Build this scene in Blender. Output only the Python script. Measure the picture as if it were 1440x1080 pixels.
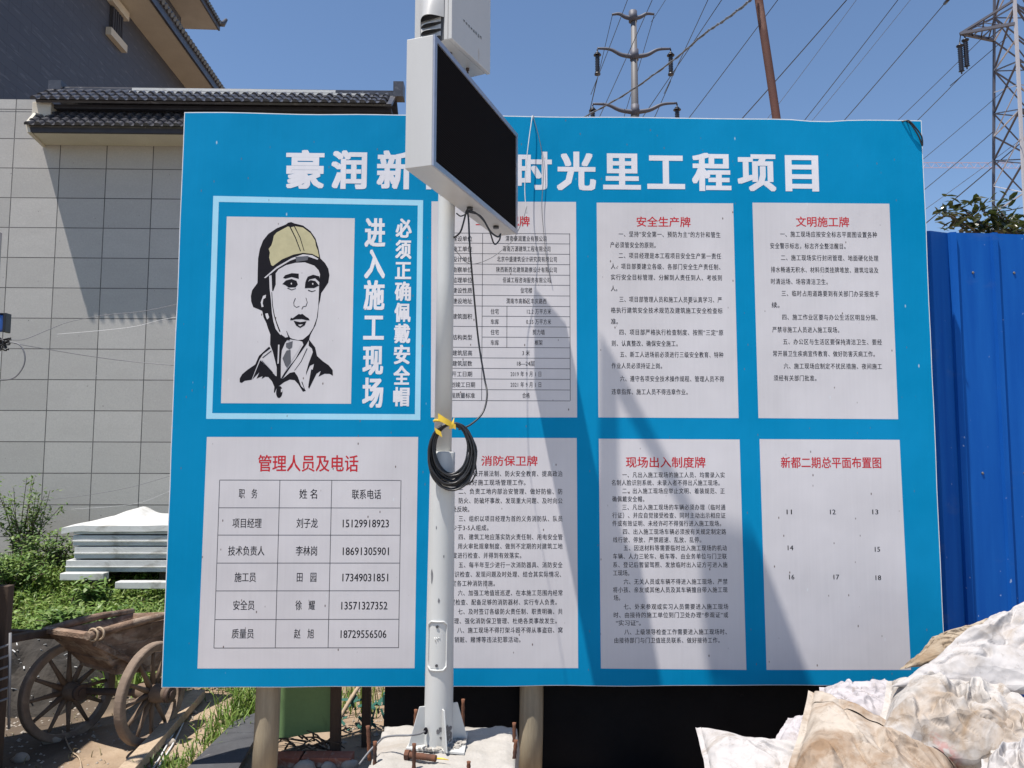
import bpy, bmesh, math, random
from math import sin, cos, pi, radians, sqrt, atan2
from mathutils import Vector, Matrix, Euler, noise
from mathutils.geometry import tessellate_polygon
V = Vector
for o in list(bpy.data.objects): bpy.data.objects.remove(o)
S = bpy.context.scene
COL = S.collection
random.seed(7)

# ------------------------------------------------------------------ camera, world, sun, exposure
FPX = 1080.0                       # focal length in photo pixels (1440 wide)
CAM = V((0.0, -4.0, 1.65))
YAW, PITCH, ROLL = 0.01956548, 0.08376707, 0.00280041
_fw = V((sin(YAW)*cos(PITCH), cos(YAW)*cos(PITCH), sin(PITCH)))
_rt = V((cos(YAW), -sin(YAW), 0)); _up = _rt.cross(_fw)
RT = _rt*cos(ROLL) + _up*sin(ROLL); UP = -_rt*sin(ROLL) + _up*cos(ROLL); FW = _fw
cd = bpy.data.cameras.new('camera'); cam = bpy.data.objects.new('camera', cd); COL.objects.link(cam)
m3 = Matrix((RT, UP, -FW)).transposed()
cam.matrix_world = Matrix.Translation(CAM) @ m3.to_4x4()
cd.sensor_width = 36.0; cd.lens = 36.0*FPX/1440.0; cd.clip_start = 0.05; cd.clip_end = 3000
S.camera = cam

LIGHT = V((1.3, 1.0, -4.7)).normalized()     # the way the sunlight travels
SKY_STRENGTH, SUN_STRENGTH, EXPOSURE = 0.102, 5.0, 0.58
w = bpy.data.worlds.new("World"); S.world = w; w.use_nodes = True
nt = w.node_tree; bg = nt.nodes['Background']
sky = nt.nodes.new('ShaderNodeTexSky'); sky.sky_type = 'NISHITA'; sky.sun_disc = False
sky.sun_elevation = math.asin(-LIGHT.z); sky.sun_rotation = atan2(-LIGHT.x, -LIGHT.y)
sky.air_density = 1.0; sky.dust_density = 0.15; sky.ozone_density = 3.7; sky.altitude = 400
nt.links.new(sky.outputs[0], bg.inputs[0]); bg.inputs[1].default_value = SKY_STRENGTH
sl = bpy.data.lights.new('sun', 'SUN'); sl.energy = SUN_STRENGTH; sl.angle = radians(0.53); sl.color = (1, .95, .88)
so = bpy.data.objects.new('sun', sl); COL.objects.link(so)
so.rotation_euler = LIGHT.to_track_quat('-Z', 'Y').to_euler()
S.view_settings.view_transform = 'Standard'; S.view_settings.look = 'None'
S.view_settings.exposure = EXPOSURE; S.view_settings.gamma = 1; S.view_settings.use_curve_mapping = False
S.cycles.use_denoising = True; S.cycles.max_bounces = 6

# ------------------------------------------------------------------ photo pixel -> point in the place
def ray(px, py):
    return (FW + RT*((px-720)/FPX) - UP*((py-540)/FPX))
def at(px, py, Y):                    # where the line of sight meets the vertical plane y = Y
    d = ray(px, py); return CAM + d*((Y-CAM.y)/d.y)
def gp(px, py, z=0.0):                # where it meets the level z
    d = ray(px, py); return CAM + d*((z-CAM.z)/d.z)
def smooth(a, b, t):
    t = max(0., min(1., (t-a)/(b-a))); return t*t*(3-2*t)
def gz(x, y):                         # ground height
    h = .27*smooth(1.6, 4.2, y)*smooth(1.0, -1.0, x)
    h += .035*noise.noise(V((x*.9, y*.9, 3.))) + .015*noise.noise(V((x*3.1, y*3.1, 7.)))
    return h - .02

# ------------------------------------------------------------------ mesh builders
BASE = {}
class MB:
    def __init__(s): s.v = []; s.f = []; s.sm = []
    def add(s, vs, fs, sm=False):
        n = len(s.v); s.v += [V(p) for p in vs]; s.f += [tuple(i+n for i in f) for f in fs]; s.sm += [sm]*len(fs); return s
    def hexa(s, c):                    # 8 corners: bottom 4 ccw, top 4 ccw
        return s.add(c, [(3,2,1,0),(4,5,6,7),(0,1,5,4),(1,2,6,5),(2,3,7,6),(3,0,4,7)])
    def box(s, a, b):
        x0,y0,z0 = a; x1,y1,z1 = b
        return s.hexa([(x0,y0,z0),(x1,y0,z0),(x1,y1,z0),(x0,y1,z0),(x0,y0,z1),(x1,y0,z1),(x1,y1,z1),(x0,y1,z1)])
    def bar(s, p, q, wd, th, up=V((0,0,1))):
        p, q = V(p), V(q); d = (q-p).normalized(); r = d.cross(up)
        if r.length < 1e-4: r = d.cross(V((1,0,0)))
        r.normalize(); u = r.cross(d); r = r*wd/2; u = u*th/2
        return s.hexa([p-r-u, p+r-u, q+r-u, q-r-u, p-r+u, p+r+u, q+r+u, q-r+u])
    def tube(s, pts, r, n=8, cap=True, sm=True):
        pts = [V(p) for p in pts]; rs = r if isinstance(r, (list, tuple)) else [r]*len(pts)
        vs = []; prev = None
        for i, p in enumerate(pts):
            d = (pts[min(i+1, len(pts)-1)] - pts[max(i-1, 0)])
            d = d.normalized() if d.length > 1e-9 else V((0,0,1))
            if prev is None:
                a = d.orthogonal().normalized()
            else:
                a = prev - d*prev.dot(d); a = a.normalized() if a.length > 1e-6 else d.orthogonal().normalized()
            prev = a; b = d.cross(a)
            vs += [p + (a*cos(2*pi*k/n) + b*sin(2*pi*k/n))*rs[i] for k in range(n)]
        fs = [(i*n+k, i*n+(k+1)%n, (i+1)*n+(k+1)%n, (i+1)*n+k) for i in range(len(pts)-1) for k in range(n)]
        s.add(vs, fs, sm)
        if cap:
            m = len(pts)-1
            s.add(vs[:n], [tuple(range(n-1, -1, -1))]); s.add(vs[m*n:], [tuple(range(n))])
        return s
    def torus(s, c, ax, R, r, n=32, k=8, squash=None):
        ax = V(ax).normalized(); a = ax.orthogonal().normalized(); b = ax.cross(a); vs = []
        for i in range(n):
            t = 2*pi*i/n; d = a*cos(t)+b*sin(t)
            for j in range(k):
                q = 2*pi*j/k; vs.append(V(c) + d*(R+r*cos(q)) + ax*(r*sin(q)*(squash or 1)))
        return s.add(vs, [(i*k+j, ((i+1)%n)*k+j, ((i+1)%n)*k+(j+1)%k, i*k+(j+1)%k) for i in range(n) for j in range(k)], True)
    def poly(s, pts):                  # flat polygon of any outline
        pts = [V(p) for p in pts]
        t = tessellate_polygon([pts]); return s.add(pts, [tuple(x) for x in t])
    def prism(s, pts, off):            # polygon pts pushed along off
        pts = [V(p) for p in pts]; off = V(off); n = len(pts); t = tessellate_polygon([pts])
        s.add(pts, [tuple(x) for x in t]); s.add([p+off for p in pts], [tuple(x) for x in t])
        return s.add(pts+[p+off for p in pts], [(i, (i+1)%n, n+(i+1)%n, n+i) for i in range(n)])
    def grid(s, nu, nv, fn, sm=True):
        vs = [fn(i/(nu-1), j/(nv-1)) for j in range(nv) for i in range(nu)]
        return s.add(vs, [(j*nu+i, j*nu+i+1, (j+1)*nu+i+1, (j+1)*nu+i) for j in range(nv-1) for i in range(nu-1)], sm)

def mesh_obj(name, mb, mat, base, bevel=0, fix=True, matrix=None):
    me = bpy.data.meshes.new(name)
    if matrix is None: me.from_pydata([p-base for p in mb.v], [], mb.f)
    else: me.from_pydata(mb.v, [], mb.f)
    me.polygons.foreach_set('use_smooth', mb.sm)
    if fix or bevel:
        bm = bmesh.new(); bm.from_mesh(me)
        bmesh.ops.remove_doubles(bm, verts=bm.verts, dist=1e-5)
        if fix: bmesh.ops.recalc_face_normals(bm, faces=bm.faces)
        bm.to_mesh(me); bm.free()
    me.materials.append(mat)
    o = bpy.data.objects.new(name, me); COL.objects.link(o)
    if bevel:
        b = o.modifiers.new('bevel', 'BEVEL'); b.width = bevel; b.segments = 2; b.limit_method = 'ANGLE'; b.angle_limit = radians(35)
    return o
def tag(o, label=None, cat=None, group=None, kind=None):
    if label: o['label'] = label
    if cat: o['category'] = cat
    if group: o['group'] = group
    if kind: o['kind'] = kind
    return o
def empty(name, loc, label, cat, group=None):
    o = bpy.data.objects.new(name, None); COL.objects.link(o); o.location = loc; o.empty_display_size = .1
    BASE[o] = V(loc); return tag(o, label, cat, group)
def part(name, mb, mat, parent, bevel=0, fix=True, matrix=None, label=None):
    base = BASE[parent]
    o = mesh_obj(name, mb, mat, base, bevel, fix, matrix); o.parent = parent
    if matrix is not None: o.matrix_local = Matrix.Translation(-base) @ matrix
    BASE[o] = base
    if matrix is not None: BASE[o] = None
    return tag(o, label)
def single(name, mb, mat, loc, label, cat, group=None, bevel=0, fix=True, kind=None):
    loc = V(loc); o = mesh_obj(name, mb, mat, loc, bevel, fix); o.location = loc; BASE[o] = loc
    return tag(o, label, cat, group, kind)
def structure(name, mb, mat, fix=True):
    o = mesh_obj(name, mb, mat, V((0,0,0)), 0, fix); o['kind'] = 'structure'; return o

# ------------------------------------------------------------------ materials
def nodes(name):
    m = bpy.data.materials.new(name); m.use_nodes = True; t = m.node_tree
    return m, t, t.nodes['Principled BSDF']
def N(t, kind, **kw):
    n = t.nodes.new(kind)
    for k, v in kw.items():
        if k in n.inputs: n.inputs[k].default_value = v
        else: setattr(n, k, v)
    return n
def coords(t, scale=(1,1,1), loc=(0,0,0)):
    c = N(t, 'ShaderNodeTexCoord'); mp = N(t, 'ShaderNodeMapping'); mp.inputs['Scale'].default_value = scale
    mp.inputs['Location'].default_value = loc; t.links.new(c.outputs['Object'], mp.inputs['Vector']); return mp.outputs[0]
def ramp(t, src, stops):
    r = N(t, 'ShaderNodeValToRGB'); e = r.color_ramp.elements
    while len(e) < len(stops): e.new(.5)
    for k, (p, c) in enumerate(stops):
        e[k].position = p; e[k].color = (c, c, c, 1) if isinstance(c, (int, float)) else (*c, 1)
    t.links.new(src, r.inputs[0]); return r.outputs[0]
def noise_tex(t, vec, scale, detail=4, rough=.55, dist=0):
    n = N(t, 'ShaderNodeTexNoise', Scale=scale, Detail=detail, Roughness=rough, Distortion=dist)
    t.links.new(vec, n.inputs['Vector']); return n.outputs['Fac']
def mix(t, fac, a, b, mode='MIX'):
    n = N(t, 'ShaderNodeMix'); n.data_type = 'RGBA'; n.blend_type = mode
    for i, x in ((0, fac), (6, a), (7, b)):
        if isinstance(x, (int, float)): n.inputs[i].default_value = x
        elif isinstance(x, tuple): n.inputs[i].default_value = (*x, 1)
        else: t.links.new(x, n.inputs[i])
    return n.outputs[2]
def bump(t, b, src, strength, dist=.01):
    n = N(t, 'ShaderNodeBump', Strength=strength, Distance=dist); t.links.new(src, n.inputs['Height'])
    t.links.new(n.outputs[0], b.inputs['Normal'])
def weathered(name, c1, c2, scale=4, rough=.7, bs=60, bstr=.3, bdist=.004, stretch=(1,1,1), stain=None, stain_scale=2, stain_amt=(.5,.65), spec=.4, metal=0, grain=.25):
    m, t, b = nodes(name); vec = coords(t, stretch)
    n1 = noise_tex(t, vec, scale, 6, .6); col = mix(t, ramp(t, n1, [(.35, 0.), (.65, 1.)]), c1, c2)
    n3 = noise_tex(t, vec, bs, 4, .6)
    if grain: col = mix(t, ramp(t, n3, [(.3, 0.), (.7, 1.)]), col, mix(t, grain, col, tuple(x*.6 for x in c1)))
    if stain:
        n2 = noise_tex(t, vec, stain_scale, 8, .65, .6); col = mix(t, ramp(t, n2, [(stain_amt[0], 0.), (stain_amt[1], 1.)]), col, stain)
    t.links.new(col, b.inputs['Base Color']); b.inputs['Roughness'].default_value = rough; b.inputs['Metallic'].default_value = metal
    b.inputs['Specular IOR Level'].default_value = spec
    if bstr: bump(t, b, n3, bstr, bdist)
    return m
def plain(name, c, rough=.5, metal=0, spec=.5):
    m, t, b = nodes(name); b.inputs['Base Color'].default_value = (*c, 1)
    vec = coords(t); n = noise_tex(t, vec, 30, 3)
    t.links.new(mix(t, ramp(t, n, [(.3, 0.), (.7, 1.)]), c, tuple(x*.86 for x in c)), b.inputs['Base Color'])
    b.inputs['Roughness'].default_value = rough; b.inputs['Metallic'].default_value = metal; b.inputs['Specular IOR Level'].default_value = spec
    return m
def board_print(name, c, dirt=.35):
    # printed vinyl: faint vertical streaks, blotchy fading, dark flecks and pale scuffs
    m, t, b = nodes(name)
    st = noise_tex(t, coords(t, (70, 1, 1.4)), 1.0, 3, .6); bl = noise_tex(t, coords(t, (1,1,1)), 1.6, 4)
    col = mix(t, ramp(t, st, [(.35, 0.), (.75, .16)]), c, tuple(x*.72 for x in c))
    col = mix(t, ramp(t, bl, [(.36, 0.), (.72, .6)]), col, tuple(min(1, x*1.22+.006) for x in c))
    vo = N(t, 'ShaderNodeTexVoronoi', Scale=11.0); t.links.new(coords(t, (1.7, 1, .8)), vo.inputs['Vector'])
    fl = ramp(t, vo.outputs['Distance'], [(.04, 1.), (.07, 0.)]); fl2 = noise_tex(t, coords(t), 3.0, 2)
    fm = N(t, 'ShaderNodeMath', operation='MULTIPLY'); t.links.new(fl, fm.inputs[0]); t.links.new(ramp(t, fl2, [(.38, 0.), (.46, min(1, dirt*1.6))]), fm.inputs[1])
    col = mix(t, fm.outputs[0], col, (.13,.10,.09))
    vo2 = N(t, 'ShaderNodeTexVoronoi', Scale=5.0); t.links.new(coords(t, (1.7, 1, .7), (3,0,5)), vo2.inputs['Vector'])
    col = mix(t, ramp(t, vo2.outputs['Distance'], [(.018, .6), (.04, 0.)]), col, (.6,.64,.66))
    t.links.new(col, b.inputs['Base Color']); b.inputs['Roughness'].default_value = .55; b.inputs['Specular IOR Level'].default_value = .04
    bump(t, b, noise_tex(t, coords(t, (4, 1, 2.0)), 1.0, 3), .22, .02)
    return m
M = {}
M['print_blue'] = board_print('print_blue', (.001,.21,.415))
M['print_pale'] = board_print('print_pale', (.33,.60,.74))
M['print_white'] = board_print('print_white', (.545,.525,.54), .6)
M['ink_black'] = plain('ink_black', (.012,.011,.015), .6, 0, .1)
M['ink_red'] = plain('ink_red', (.52,.03,.04), .6, 0, .1)
M['ink_white'] = board_print('ink_white', (.66,.65,.68), .25)
M['ink_cream'] = plain('ink_cream', (.50,.45,.26), .5)
M['ink_grey'] = plain('ink_grey', (.10,.10,.115), .5)
M['board_edge'] = plain('board_edge', (.70,.72,.74), .5)
M['white_paint'] = weathered('white_paint', (.53,.53,.515), (.47,.47,.455), 3, .42, 120, .08, .001, (1,1,.4), (.36,.32,.27), 5, (.66,.72), .5, grain=.05)
M['white_steel'] = weathered('white_steel', (.50,.49,.475), (.45,.44,.425), 2, .38, 120, .05, .001, (1,1,.3), (.40,.33,.26), 7, (.70,.74), .5, grain=.04)
M['alu'] = plain('alu', (.42,.42,.46), .35, .6)
M['shade_grey'] = plain('shade_grey', (.05,.05,.055), .6)
M['black_rubber'] = weathered('black_rubber', (.012,.012,.014), (.02,.02,.022), 12, .38, 90, .2, .002, spec=.5, grain=.1)
M['cable_grey'] = plain('cable_grey', (.16,.16,.17), .5)
M['wire_white'] = plain('wire_white', (.66,.66,.66), .45)
M['wire_dark'] = plain('wire_dark', (.025,.025,.032), .5)
M['wire_faint'] = plain('wire_faint', (.14,.17,.24), .6)
M['tape'] = plain('tape', (.75,.50,.04), .4)
M['rust'] = weathered('rust', (.17,.065,.03), (.09,.04,.025), 14, .85, 90, .5, .004, stain=(.03,.02,.018), stain_scale=9)
M['rust_pole'] = weathered('rust_pole', (.16,.065,.045), (.10,.045,.035), 5, .8, 60, .35, .003, (1,1,.3), stain=(.22,.12,.09), stain_scale=7, stain_amt=(.55,.7))
M['concrete'] = weathered('concrete', (.40,.375,.345), (.32,.30,.27), 5, .9, 70, .6, .006, stain=(.26,.22,.18), stain_scale=4, stain_amt=(.55,.75))
M['black_soil'] = weathered('black_soil', (.030,.026,.022), (.05,.042,.034), 6, .95, 40, .8, .01)
M['brick'] = weathered('brick', (.34,.12,.07), (.24,.09,.06), 8, .9, 60, .5, .004, stain=(.45,.38,.32), stain_scale=6)
M['stone_bits'] = weathered('stone_bits', (.42,.37,.31), (.28,.24,.20), 8, .9, 60, .5, .004)
M['dirt'] = weathered('dirt', (.30,.215,.145), (.21,.15,.10), 1.3, .95, 34, .7, .012, stain=(.38,.30,.22), stain_scale=.9, stain_amt=(.48,.7), spec=.2)
def darken_left(m):  # soil colour goes darker towards the left, with a noisy edge
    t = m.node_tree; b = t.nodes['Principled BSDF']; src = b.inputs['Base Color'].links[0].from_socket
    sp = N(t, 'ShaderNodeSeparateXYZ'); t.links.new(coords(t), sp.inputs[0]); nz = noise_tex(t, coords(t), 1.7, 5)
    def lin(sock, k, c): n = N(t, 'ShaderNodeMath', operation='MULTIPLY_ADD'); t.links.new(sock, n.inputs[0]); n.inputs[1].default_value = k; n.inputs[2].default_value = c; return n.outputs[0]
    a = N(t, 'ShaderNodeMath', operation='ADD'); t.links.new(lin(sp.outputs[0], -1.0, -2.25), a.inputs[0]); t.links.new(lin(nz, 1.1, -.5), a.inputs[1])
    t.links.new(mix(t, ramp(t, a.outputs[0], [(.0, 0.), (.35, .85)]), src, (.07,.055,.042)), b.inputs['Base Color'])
darken_left(M['dirt'])
M['dry_wood'] = weathered('dry_wood', (.44,.34,.24), (.33,.25,.17), 5, .8, 40, .4, .003, (8,8,1), stain=(.20,.15,.11), stain_scale=4, stain_amt=(.6,.75))
M['post_wood'] = weathered('post_wood', (.36,.31,.22), (.28,.235,.165), 5, .8, 40, .4, .003, (7,7,.6), stain=(.15,.12,.09), stain_scale=4, stain_amt=(.62,.75))
M['dark_wood'] = weathered('dark_wood', (.075,.05,.035), (.045,.03,.022), 6, .85, 40, .5, .003, (6,6,.8))
M['cart_wood'] = weathered('cart_wood', (.29,.195,.14), (.10,.068,.05), 7, .88, 45, .8, .008, (1,1,2.2), stain=(.34,.27,.21), stain_scale=6, stain_amt=(.50,.64), spec=.2)
M['cart_rim'] = weathered('cart_rim', (.22,.165,.125), (.15,.11,.085), 9, .85, 60, .5, .004, stain=(.30,.23,.17), stain_scale=7, stain_amt=(.52,.7))
M['cart_spoke'] = weathered('cart_spoke', (.20,.14,.10), (.12,.085,.06), 9, .85, 60, .5, .004)
M['iron'] = weathered('iron', (.06,.045,.038), (.10,.06,.045), 9, .7, 60, .4, .003)
M['green_board'] = weathered('green_board', (.19,.31,.13), (.16,.27,.115), 2, .7, 40, .1, .002, stain=(.10,.17,.07), stain_scale=6, stain_amt=(.62,.7))
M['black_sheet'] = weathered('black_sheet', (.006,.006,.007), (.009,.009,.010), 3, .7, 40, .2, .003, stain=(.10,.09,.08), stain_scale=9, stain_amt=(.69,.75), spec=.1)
M['slab_dark'] = weathered('slab_dark', (.07,.072,.078), (.05,.05,.055), 6, .8, 50, .5, .004, stain=(.28,.26,.24), stain_scale=5, stain_amt=(.6,.72))
M['panel_white'] = weathered('panel_white', (.60,.60,.585), (.52,.52,.50), 3, .55, 60, .1, .002, (1,1,2), stain=(.30,.285,.25), stain_scale=4, stain_amt=(.54,.72))
M['soffit'] = weathered('soffit', (.60,.55,.46), (.53,.48,.40), 2, .85, 60, .1, .002)
M['roof_tile'] = weathered('roof_tile', (.07,.07,.08), (.04,.04,.048), 9, .33, 60, .3, .004, stain=(.17,.17,.18), stain_scale=11, stain_amt=(.58,.72), spec=.6)
M['roof_dark'] = weathered('roof_dark', (.035,.035,.045), (.05,.05,.06), 4, .7, 60, .2, .003)
M['steel_grey'] = plain('steel_grey', (.13,.125,.13), .6)
M['steel_dark'] = plain('steel_dark', (.085,.085,.11), .6)
M['steel_white'] = plain('steel_white', (.50,.48,.50), .6)
M['insulator'] = plain('insulator', (.018,.018,.028), .4)
M['crane_haze'] = plain('crane_haze', (.52,.42,.50), .8)  # pale tone paints the haze over the distant crane into its colour
M['trunk'] = weathered('trunk', (.12,.09,.065), (.08,.06,.045), 8, .9, 50, .5, .004)
M['net'] = plain('net', (.015,.10,.075), .8)
M['blue_plastic'] = plain('blue_plastic', (.02,.09,.34), .35)
M['sheet_brown'] = weathered('sheet_brown', (.24,.17,.11), (.18,.125,.08), 3, .8, 40, .3, .003, (1,1,5))
M['shade_panel_dark'] = plain('shade_panel_dark', (.012,.016,.04), .2)

def leaf_mat(name, cols, rough=.5, trans=.25):
    m, t, b = nodes(name)
    g = N(t, 'ShaderNodeNewGeometry'); r = N(t, 'ShaderNodeValToRGB'); e = r.color_ramp.elements
    while len(e) < len(cols): e.new(.5)
    for k, c in enumerate(cols): e[k].position = k/(len(cols)-1); e[k].color = (*c, 1)
    t.links.new(g.outputs['Random Per Island'], r.inputs[0]); t.links.new(r.outputs[0], b.inputs['Base Color'])
    b.inputs['Roughness'].default_value = rough
    tr = N(t, 'ShaderNodeBsdfTranslucent'); mx = N(t, 'ShaderNodeMixShader'); mx.inputs[0].default_value = trans
    t.links.new(mix(t, .5, r.outputs[0], (.16,.22,.03)), tr.inputs[0])
    t.links.new(b.outputs[0], mx.inputs[1]); t.links.new(tr.outputs[0], mx.inputs[2])
    t.links.new(mx.outputs[0], t.nodes['Material Output'].inputs[0]); return m
M['grass'] = leaf_mat('grass', [(.06,.12,.02), (.13,.225,.038), (.19,.29,.055), (.25,.29,.10)], .5, .3)
M['weeds'] = leaf_mat('weeds', [(.045,.10,.02), (.10,.19,.036), (.15,.245,.052), (.20,.26,.085)], .5, .3)
M['tree_leaf'] = leaf_mat('tree_leaf', [(.012,.022,.012), (.02,.036,.018), (.032,.045,.022), (.07,.06,.02)], .32, .12)
M['straw'] = leaf_mat('straw', [(.22,.17,.09), (.30,.24,.13), (.16,.13,.07)], .7, .2)

def stone_tiles(name, x0, z0, tw, th):
    m, t, b = nodes(name); vec = coords(t, (1,1,1), (-x0, 0, -z0))
    sp = N(t, 'ShaderNodeSeparateXYZ'); cb = N(t, 'ShaderNodeCombineXYZ'); t.links.new(vec, sp.inputs[0])
    t.links.new(sp.outputs[0], cb.inputs[0]); t.links.new(sp.outputs[2], cb.inputs[1])
    br = N(t, 'ShaderNodeTexBrick', Scale=1.0); br.offset = 0; br.squash = 1
    br.inputs['Brick Width'].default_value = tw; br.inputs['Row Height'].default_value = th
    br.inputs['Mortar Size'].default_value = .006; br.inputs['Mortar Smooth'].default_value = .1; br.inputs['Bias'].default_value = 0
    br.inputs['Color1'].default_value = (.47,.445,.415,1); br.inputs['Color2'].default_value = (.395,.375,.348,1); br.inputs['Mortar'].default_value = (.045,.042,.04,1)
    t.links.new(cb.outputs[0], br.inputs['Vector'])
    gr = noise_tex(t, coords(t), 55, 3, .7); bl = noise_tex(t, coords(t, (1,1,2.5)), 2.2, 5, .6)
    col = mix(t, ramp(t, gr, [(.3, .32), (.7, 0.)]), br.outputs['Color'], (.24,.23,.22))
    col = mix(t, ramp(t, bl, [(.45, 0.), (.75, .35)]), col, (.33,.31,.29))
    fl = noise_tex(t, coords(t), 38, 2); col = mix(t, ramp(t, fl, [(.71, 0.), (.76, .7)]), col, (.5,.48,.46))
    fl2 = noise_tex(t, coords(t, (1,1,1), (5,2,1)), 21, 2); col = mix(t, ramp(t, fl2, [(.74, 0.), (.78, .7)]), col, (.09,.085,.08))
    t.links.new(col, b.inputs['Base Color']); b.inputs['Roughness'].default_value = .75
    bump(t, b, gr, .25, .004); return m
def gable_brick(name):
    m, t, b = nodes(name); c = coords(t)
    sp = N(t, 'ShaderNodeSeparateXYZ'); cb = N(t, 'ShaderNodeCombineXYZ'); t.links.new(c, sp.inputs[0])
    t.links.new(sp.outputs[1], cb.inputs[0]); t.links.new(sp.outputs[2], cb.inputs[1])
    br = N(t, 'ShaderNodeTexBrick', Scale=1.0); br.inputs['Brick Width'].default_value = .55; br.inputs['Row Height'].default_value = .16
    br.inputs['Mortar Size'].default_value = .006; br.inputs['Bias'].default_value = -.4
    br.inputs['Color1'].default_value = (.058,.062,.082,1); br.inputs['Color2'].default_value = (.068,.072,.092,1); br.inputs['Mortar'].default_value = (.04,.043,.06,1)
    t.links.new(cb.outputs[0], br.inputs['Vector'])
    n = noise_tex(t, coords(t, (1, .8, 6)), 4, 2); col = mix(t, ramp(t, n, [(.60, 0.), (.68, .6)]), br.outputs['Color'], (.12,.125,.15))
    t.links.new(col, b.inputs['Base Color']); b.inputs['Roughness'].default_value = .6; return m
def fence_paint(name):
    m, t, b = nodes(name)
    c = mix(t, ramp(t, noise_tex(t, coords(t, (12,1,1)), 1.2, 5), [(.35, 0.), (.7, 1.)]), (.006,.075,.33), (.010,.10,.38))
    vo = noise_tex(t, coords(t, (1.3,1,.8)), 26, 2); c = mix(t, ramp(t, vo, [(.73, 0.), (.77, .7)]), c, (.35,.45,.6))
    dr = noise_tex(t, coords(t, (2,1,5)), 1.1, 6); c = mix(t, ramp(t, dr, [(.6, 0.), (.8, .4)]), c, (.12,.17,.25))
    t.links.new(c, b.inputs['Base Color']); b.inputs['Roughness'].default_value = .55; b.inputs['Specular IOR Level'].default_value = .06
    bump(t, b, noise_tex(t, coords(t, (3,1,1)), 2, 2), .15, .02); return m
M['fence_blue'] = fence_paint('fence_blue')
def sack_mat(name, base, stain, amt, seed, printc=None):
    m, t, b = nodes(name); vec = coords(t, (1,1,1), (seed*3.1, seed*1.7, seed))
    n1 = noise_tex(t, vec, 3.2, 8, .62, .7); n2 = noise_tex(t, vec, 9, 6, .65)
    col = mix(t, ramp(t, n1, [(amt, 0.), (amt+.17, 1.)]), base, stain)
    col = mix(t, ramp(t, n2, [(.5, 0.), (.75, .55)]), col, tuple(x*.62 for x in stain))
    n5 = noise_tex(t, vec, 34, 6, .7, .8); col = mix(t, ramp(t, n5, [(.58, 0.), (.72, .55)]), col, tuple(x*.5 for x in stain))
    n6 = noise_tex(t, coords(t, (1,1,1), (seed*2., 3, 1)), 4.5, 7, .7, 1.6); col = mix(t, ramp(t, n6, [(.60, 0.), (.66, .6)]), col, tuple(x*.75 for x in stain))
    if printc:
        n3 = noise_tex(t, vec, 2.6, 2, .4, .2); n4 = noise_tex(t, vec, 45, 3)
        f = N(t, 'ShaderNodeMath', operation='MULTIPLY'); t.links.new(ramp(t, n3, [(.64, 0.), (.68, .8)]), f.inputs[0]); t.links.new(ramp(t, n4, [(.42, 0.), (.55, 1.)]), f.inputs[1])
        col = mix(t, f.outputs[0], col, printc)
    t.links.new(col, b.inputs['Base Color']); b.inputs['Roughness'].default_value = .72; b.inputs['Specular IOR Level'].default_value = .15
    wn = N(t, 'ShaderNodeTexNoise', Scale=5.0, Detail=3.0); t.links.new(vec, wn.inputs['Vector'])
    vw = mix(t, .14, vec, wn.outputs['Color'])
    hs = []
    for sc in (9, 21):
        v_ = N(t, 'ShaderNodeTexVoronoi', Scale=float(sc)); t.links.new(vw, v_.inputs['Vector']); hs.append(v_.outputs['Distance'])
    ad = N(t, 'ShaderNodeMath', operation='MULTIPLY_ADD'); t.links.new(hs[1], ad.inputs[0]); ad.inputs[1].default_value = .35; t.links.new(hs[0], ad.inputs[2])
    bump(t, b, ad.outputs[0], .75, .03); return m

# ------------------------------------------------------------------ ground
g = MB()
def gcoord(t, a, lin, far):   # dense near, sparse to the horizon
    s = (t-.5)*2; return a + (lin*s + (far-lin)*math.copysign(abs(s)**9, s))
g.grid(190, 190, lambda u, v: (lambda x, y: V((x, y, gz(x, y) if abs(x) < 14 and abs(y) < 14 else gz(max(-14,min(14,x)), max(-14,min(14,y))))))(gcoord(u, -.5, 9, 900), gcoord(v, 2, 9, 900)))
structure('ground', g, M['dirt'])
M['bounce_slab_pale'] = weathered('bounce_slab_pale', (.44,.42,.39), (.38,.36,.33), 2, .9, 40, .3, .004)
m = MB(); m.box((-9, -14, -.2), (9, -1.7, .045)); structure('bounce_slab', m, M['bounce_slab_pale'])  # unseen pale slab added to bounce light up onto the board

# ------------------------------------------------------------------ building behind the wall, far left (its side wall runs away from us)
bx = -6.45
BROT = Matrix.Rotation(.0335, 4, 'Z')
def brot(m): m.v = [CAM + BROT @ (p-CAM) for p in m.v]; return m
M['gable_brick'] = gable_brick('gable_brick')
b = empty('traditional_building', (bx-4, 11, 0), 'dark grey brick building with cream eaves rising behind the tiled wall', 'building')
BZ = CAM.z + 8.06
m = MB(); m.box((bx-8, 5.9, 0), (bx, 26, BZ)); part('brick_wall', brot(m), M['gable_brick'], b)
m = MB()   # soffit and fascia of the long eave
m.box((bx+.003, 5.4, BZ-.02), (bx+.60, 26.4, BZ+.10)); part('soffit', brot(m), M['soffit'], b)
m = MB(); m.box((bx+.603, 5.4, BZ-.03), (bx+.65, 26.4, BZ+.20))
for k in range(150):
    y = 5.45+k*.14; m.tube([(bx+.40, y, BZ+.34), (bx+.70, y, BZ+.17)], .055, 6)
m.hexa([(bx-4, 5.4, BZ+3.2), (bx+.65, 5.4, BZ+.2), (bx+.65, 26.4, BZ+.2), (bx-4, 26.4, BZ+3.2), (bx-4, 5.4, BZ+3.4), (bx+.65, 5.4, BZ+.3), (bx+.65, 26.4, BZ+.3), (bx-4, 26.4, BZ+3.4)])
part('roof', brot(m), M['roof_tile'], b)
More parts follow.
